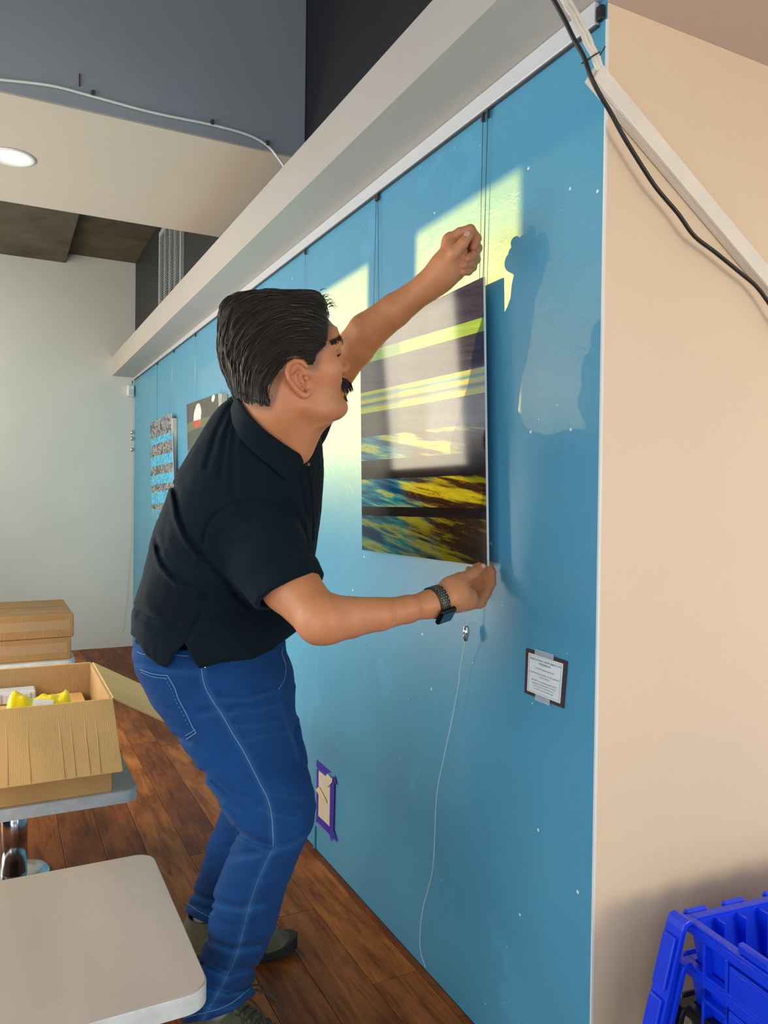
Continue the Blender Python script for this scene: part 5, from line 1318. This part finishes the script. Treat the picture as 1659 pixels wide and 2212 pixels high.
JF = [([(510, 1792), (545, 1815), (570, 1824), (585, 1826)], 8, 0.011), ([(480, 1740), (520, 1790), (560, 1812)], 8, -0.006), ([(440, 1668), (500, 1712), (560, 1735)], 8, 0.006), ([(560, 1735), (600, 1752), (640, 1758)], 6, 0.004), ([(450, 1690), (480, 1720), (520, 1745)], 7, -0.005),
      ([(480, 1500), (540, 1502), (600, 1480)], 8, 0.005), ([(500, 1530), (560, 1524), (605, 1510)], 7, 0.005), ([(510, 1560), (560, 1556), (600, 1548)], 6, 0.004), ([(530, 1590), (580, 1578), (610, 1572)], 6, 0.004), ([(600, 1490), (613, 1530), (628, 1580), (645, 1635)], 6, 0.003), ([(430, 1540), (470, 1530), (500, 1534)], 6, 0.003),
      ([(570, 1700), (620, 1712), (660, 1716)], 7, 0.003), ([(590, 1832), (640, 1815), (660, 1800)], 7, 0.003), ([(500, 1850), (560, 1840)], 7, 0.004), ([(470, 1950), (520, 1960), (570, 1950)], 9, 0.004), ([(450, 2030), (500, 2050), (560, 2040)], 8, 0.006), ([(440, 2080), (490, 2100), (545, 2088)], 7, 0.009), ([(430, 2120), (490, 2140), (548, 2128)], 7, 0.009),
      ([(420, 2160), (470, 2172), (540, 2160)], 7, 0.007), ([(410, 1925), (440, 1940), (460, 1944)], 6, 0.006), ([(415, 1955), (440, 1962), (460, 1966)], 5, 0.005), ([(300, 1430), (350, 1440), (420, 1444)], 5, 0.002), ([(380, 1590), (410, 1600)], 6, 0.003)]
SEAM = [(433, 1430), (442, 1480), (462, 1518), (477, 1540), (500, 1580), (530, 1630), (560, 1690), (578, 1725), (587, 1765), (591, 1830), (572, 1868), (550, 1920), (530, 1990), (512, 2060), (490, 2110), (463, 2160), (440, 2200)]
def jeans_sdf(P):
    px, py, z = pix(P)
    d = loft(P, PELV, 2.3)
    r = loft(P, RLEG, 2.05); l = loft(P, LLEG, 2.05)
    d = smin(d, r, 0.02); d = smin(d, l, 0.02)
    # keep the two lower legs apart
    for poly, w, a in JF: d = d+fold(P, poly, w, a*1.15, 1.80 if poly[0][0] > 425 or poly[0][1] < 1900 else 2.1, px, py, z)
    d = d+fold(P, SEAM, 2.6, 0.0022, 1.72, px, py, z)
    d = d+0.004*(vnoise(P[:, 0]*15, P[:, 1]*15, P[:, 2]*24, 2)-0.5)+0.003*(vnoise(P[:, 0]*38, P[:, 1]*38, P[:, 2]*75, 9)-0.5)
    zz = P[:, 2]
    hz = np.where(z > 1.83, at(440, 1985, 2.01)[2], at(470, 2192, 1.655)[2])
    # hem: slanted for the near leg
    hemline = np.interp(px, [380, 400, 450, 500, 552, 600], [2212, 2211, 2204, 2186, 2148, 2138])
    d = np.where(z < 1.83, smax(d, (py-hemline)*0.00100, 0.003), smax(d, (py-np.interp(px, [395, 420, 460, 540], [1966, 1983, 2000, 2010]))*0.0012, 0.003))
    return d
jV, jF = surface(jeans_sdf, (0.18, 1.34, 0.02), (0.86, 2.16, 0.95), 0.0036)
jeans = npmesh('jeans', jV, jF, MAT['denim']); jeans['label'] = 'dark blue denim jeans'; parts.append(jeans)
jp = pix(jV); wa = jeans.data.attributes.new('wear', 'FLOAT', 'POINT')
wear = 0.8*np.exp(-(seg2(jp[0], jp[1], SEAM)/7)**2)*(jp[2] < 1.72)
for poly, w, a in JF: wear = wear+0.35*np.exp(-((seg2(jp[0], jp[1], [(x, y+9) for x, y in poly]))/6)**2)*(jp[2] < 2.0)
wa.data.foreach_set('value', np.clip(wear, 0, 1).astype(f32))
jb = bvh_of(jV, jF)
MAT['thread'] = simple('pale_blue_thread', (0.10, 0.22, 0.40), 0.7)
def stitch(name, poly, r=0.0010, dash=False, mat='thread', off=0.0006):
    pts = drape(jb, poly, off, 10)
    if len(pts) < 3: return
    bm = bmesh.new()
    if dash:
        for k in range(0, len(pts)-2, 3): tube_into(bm, pts[k:k+2], r, 5)
    else: tube_into(bm, pts, r, 5)
    o = frombm(name, bm, MAT[mat], None, True); o.parent = jeans
    if dash: o['kind'] = 'stuff'
stitch('side_seam', SEAM[:10], 0.0013); stitch('side_seam', SEAM[9:], 0.0006)
stitch('pocket_seam', [(303, 1446), (325, 1454), (345, 1458), (362, 1459)], 0.0011); stitch('pocket_seam', [(306, 1452), (330, 1462), (362, 1466)], 0.0008)
stitch('pocket_seam', [(362, 1459), (377, 1485), (386, 1510), (402, 1540), (415, 1568), (424, 1583)], 0.0013); stitch('pocket_stitches', [(357, 1466), (371, 1490), (381, 1515), (397, 1545), (410, 1574)], 0.0010, True)
stitch('pocket_seam', [(424, 1583), (414, 1590), (403, 1597)], 0.0012); stitch('pocket_seam', [(422, 1576), (412, 1583), (401, 1589)], 0.0009)
stitch('waistband_seam', [(297, 1408), (306, 1412), (318, 1415)], 0.0010); stitch('waistband_seam', [(372, 1414), (390, 1416), (408, 1417)], 0.0011)
stitch('front_pocket_seam', [(610, 1398), (609, 1412), (617, 1440), (613, 1470), (601, 1490)], 0.0010)
stitch('hem_stitch', [(396, 2200), (430, 2190), (470, 2180), (500, 2166), (540, 2135)], 0.0010); stitch('hem_stitch', [(404, 1950), (425, 1966), (452, 1980)], 0.0009)
bpts = drape(jb, [(443, 1441), (444, 1442), (445, 1443)], 0.001, 2)
if bpts:
    bm = bmesh.new(); bmesh.ops.create_uvsphere(bm, u_segments=10, v_segments=6, radius=0.0032); bmesh.ops.translate(bm, verts=bm.verts, vec=bpts[0]); o = frombm('rivet', bm, MAT['chrome'], None, True); o.parent = jeans

# --- shoes: heel and toe on the floor, built in their own frame
MAT['suede'] = simple('olive_suede', (0.105, 0.100, 0.058), 0.85, 0, 0.2, 40, 0.3, 300)
MAT['sole'] = simple('black_sole_rubber', (0.012, 0.014, 0.015), 0.7, 0, 0.2, 60)
MAT['lace'] = simple('dark_olive_lace', (0.035, 0.034, 0.025), 0.8, 0, 0.4, 300)
def shoe(heel, toe, ankle, side, label):
    heel = np.array([heel[0], heel[1], 0.0]); toe = np.array([toe[0], toe[1], 0.0]); L = np.linalg.norm(toe-heel)
    fx = (toe-heel)/L; fy = np.array([-fx[1], fx[0], 0.0]); A = np.stack([fx, fy, [0, 0, 1.0]])
    loc = lambda P: (P-heel)@A.T
    def outline(x):   # half width and centre offset along the shoe
        t = np.clip(x/L, 0, 1)
        return np.interp(t, [0, 0.06, 0.25, 0.45, 0.70, 0.88, 0.97, 1.0], [0.012, 0.030, 0.036, 0.038, 0.050, 0.044, 0.026, 0.010]), side*np.interp(t, [0, 0.3, 0.7, 1.0], [0, 0.0, 0.006, -0.002])
    def sole(P):
        q = loc(P); w, c = outline(q[:, 0]); d = np.abs(q[:, 1]-c)-w-0.004
        lift = np.interp(q[:, 0]/L, [0, 0.08, 0.75, 1.0], [0.004, 0.0, 0.0, 0.014])
        tread = 0.003*(np.sin(q[:, 0]*330) > 0.2)
        d = np.maximum(d, np.maximum(lift+tread*(q[:, 2] < 0.006)-q[:, 2], q[:, 2]-(lift+0.024+0.010*np.exp(-((q[:, 0]-L)/0.03)**2))))
        return np.maximum(d, np.maximum(-q[:, 0]-0.004, q[:, 0]-L-0.004))
    ax = loc(np.asarray(ankle)[None])[0]
    def upper(P):
        q = loc(P); w, c = outline(q[:, 0]); t = q[:, 0]/L
        top = np.interp(t, [0, 0.1, 0.3, 0.42, 0.6, 0.8, 0.95, 1.0], [0.078, 0.085, 0.088, 0.088, 0.072, 0.056, 0.042, 0.028])
        zc = 0.018; hh = np.maximum(top-zc, 0.005)
        k = ((np.abs(q[:, 1]-c)/(w+0.001))**2.4+(np.clip(q[:, 2]-zc, 0, 1)/hh)**2.4)**(1/2.4)
        d = (k-1)*np.minimum(w, hh)
        d = np.maximum(d, np.maximum(zc-q[:, 2], np.maximum(-q[:, 0]+0.002, q[:, 0]-L)))
        cuff = rc(q, (0.055, 0, 0.06), (0.062, 0, 0.108), 0.042, 0.044); d = smin(d, np.maximum(cuff, q[:, 2]-0.108-0.1*(0.06-q[:, 0])), 0.012)
        hole = rc(q, (0.062, 0, 0.095), (0.062, 0, 0.13), 0.034, 0.036); d = smax(d, -hole, 0.004)
        d = d+0.0012*np.exp(-((q[:, 0]-0.72*L)/0.004)**2)+0.0012*np.exp(-((q[:, 0]-0.30*L-0.2*(q[:, 2]-0.05))/0.004)**2)
        return d
    lo = np.minimum(heel, toe)-0.09; hi = np.maximum(heel, toe)+0.09; lo[2] = -0.01; hi[2] = 0.16
    root = empty('shoe', tuple(heel)); root['label'] = label
    obs = []
    V, F = surface(sole, lo, hi, 0.0026); obs.append(npmesh('sole', V, F, MAT['sole']))
    V, F = surface(upper, lo, hi, 0.0026); up = npmesh('upper', V, F, MAT['suede']); obs.append(up)
    # tongue and laces
    W_ = lambda x, y, z: tuple(heel+x*fx+y*fy+np.array([0, 0, z]))
    for i in range(5):
        x = 0.115+0.019*i; z = np.interp(x/L, [0.3, 0.42, 0.6, 0.8], [0.094, 0.092, 0.077, 0.061])
        bm = bmesh.new()
        for a, b in (((x, -0.020), (x+0.014, 0.020)), ((x, 0.020), (x+0.014, -0.020))): tube_into(bm, [W_(a[0], a[1], z-0.006), W_((a[0]+b[0])/2, 0, z+0.001), W_(b[0], b[1], z-0.010)], 0.0024, 6)
        obs.append(frombm('lace', bm, MAT['lace'], None, True))
    bm = bmesh.new()
    for s in (-1, 1):
        b = spline([W_(0.112, 0, 0.099), W_(0.122, s*0.020, 0.118), W_(0.150, s*0.042, 0.120), W_(0.168, s*0.050, 0.094)], 5); tube_into(bm, b, 0.0022, 6)
        b = spline([W_(0.112, 0, 0.099), W_(0.140, s*0.012, 0.125), W_(0.19, s*0.022, 0.118), W_(0.215, s*0.030, 0.086)], 5); tube_into(bm, b, 0.0020, 6)
    obs.append(frombm('lace_bow', bm, MAT['lace'], None, True))
    obs.append(hexobj('tongue', [W_(0.085, -0.020, 0.080), W_(0.20, -0.018, 0.062), W_(0.20, 0.018, 0.062), W_(0.085, 0.020, 0.080), W_(0.085, -0.018, 0.104), W_(0.20, -0.016, 0.066), W_(0.20, 0.016, 0.066), W_(0.085, 0.018, 0.104)], MAT['suede'], None, 0.004, 2))
    # sock
    s = at(*ankle_px[side]); obs.append(tube('sock', [tuple(np.array(W_(0.062, 0, 0.062))), tuple(s)], [0.033, 0.034], simple('grey_sock', (0.30, 0.33, 0.34), 0.8), None, 20))
    adopt(root, *obs); parts.append(root)
ankle_px = {1: (450, 1955, 2.02), -1: (470, 2140, 1.655)}
shoe((0.430, 2.018), (0.715, 1.912), at(450, 1975, 2.02), 1, 'olive suede walking shoe on the far foot')
shoe((0.405, 1.725), (0.585, 1.490), at(465, 2150, 1.655), -1, 'olive suede walking shoe with loose laces on the near foot')

# --- watch on the lower wrist
def watch():
    a = J(925, 1306, 1.55); b = J(965, 1292, 1.573); ax = (b-a)/np.linalg.norm(b-a); c = a*0.55+b*0.45
    e1 = -CF-ax*(-CF@ax); e1 /= np.linalg.norm(e1); e2 = np.cross(ax, e1)      # e1 to camera, e2 across
    if e2@CU < 0: e2 = -e2
    root = empty('wristwatch', tuple(c)); root['label'] = 'black square-faced watch on a dark olive perforated strap'
    bb = bvh_of(bV, bF)
    n = 48; vs = []; fs = []; w = 0.0118; prof = [(-w, 0.0008), (-w*0.94, 0.0030), (w*0.94, 0.0030), (w, 0.0008)]
    for k in range(n):
        th = k*2*math.pi/n; d = e1*math.cos(th)+e2*math.sin(th)
        rads = []
        for s in (-w, 0, w):
            h = bb.ray_cast(Vector(tuple(c+ax*s+d*0.08)), Vector(tuple(-d)), 0.08); rads.append(0.08-h[3] if h[0] is not None else 0.03)
        R = max(rads)
        for s, off in prof: vs.append(c+ax*s+d*(R+off))
    m = len(prof)
    for k in range(n):
        k2 = (k+1) % n
        for j in range(m-1): fs.append((k*m+j, k*m+j+1, k2*m+j+1, k2*m+j))
    strap = mesh('strap', vs, fs, simple('dark_olive_strap', (0.035, 0.040, 0.026), 0.45, 0, 0.1), None, True); strap.modifiers.new('t', 'SOLIDIFY').thickness = 0.0012
    obs = [strap]
    dots = bmesh.new()
    for row in range(-4, 6):
        for cl in range(3):
            th = row*0.17+0.25; s = (cl-1)*0.0058+(0.0029 if row % 2 else 0)
            if abs(s) > 0.009: continue
            d = e1*math.cos(th)+e2*math.sin(th); h = bb.ray_cast(Vector(tuple(c+ax*s+d*0.08)), Vector(tuple(-d)), 0.08)
            if h[0] is None: continue
            k = int(round(th/(2*math.pi)*n)) % n; p = (Vector(tuple(vs[k*m+1]))-Vector(tuple(c+ax*prof[1][0]))).length
            q = Vector(tuple(c+ax*s+d*(p+0.0002))); M_ = Matrix.Translation(q) @ Vector(tuple(d)).to_track_quat('Z', 'Y').to_matrix().to_4x4()
            bmesh.ops.create_circle(dots, cap_ends=True, segments=8, radius=0.00125, matrix=M_)
    pd = frombm('strap_perforations', dots, simple('perforation', (0.30, 0.33, 0.24), 0.6)); pd['kind'] = 'stuff'
    # case on the outside of the wrist, below
    th = -0.95; d = e1*math.cos(th)+e2*math.sin(th); t2 = np.cross(d, ax); h = bb.ray_cast(Vector(tuple(c+d*0.08)), Vector(tuple(-d)), 0.08); R = (0.08-h[3] if h[0] is not None else 0.03)+0.001
    def slab(name, hx, hy, z0, z1, mat, bev):
        cs = [c+ax*sx*hx+t2*sy*hy+d*(R+zz) for zz in (z0, z1) for sx, sy in ((-1, -1), (1, -1), (1, 1), (-1, 1))]
        return hexobj(name, cs, mat, None, bev, 4)
    obs.append(slab('watch_case', 0.0190, 0.0210, 0.0, 0.0110, simple('black_aluminium_case', (0.010, 0.012, 0.013), 0.3, 0.6), 0.0045))
    gl = NT('dark_watch_glass'); gl.set(base=(0.01, 0.014, 0.016), rough=0.05, coat=1.0); face = slab('watch_glass', 0.0152, 0.0172, 0.0109, 0.0119, gl.m, 0.0008); obs.append(face)
    adopt(root, *obs); bpy.context.view_layer.update(); pd.parent = strap; parts.append(root)
watch()
adopt(man, *[o for o in parts])
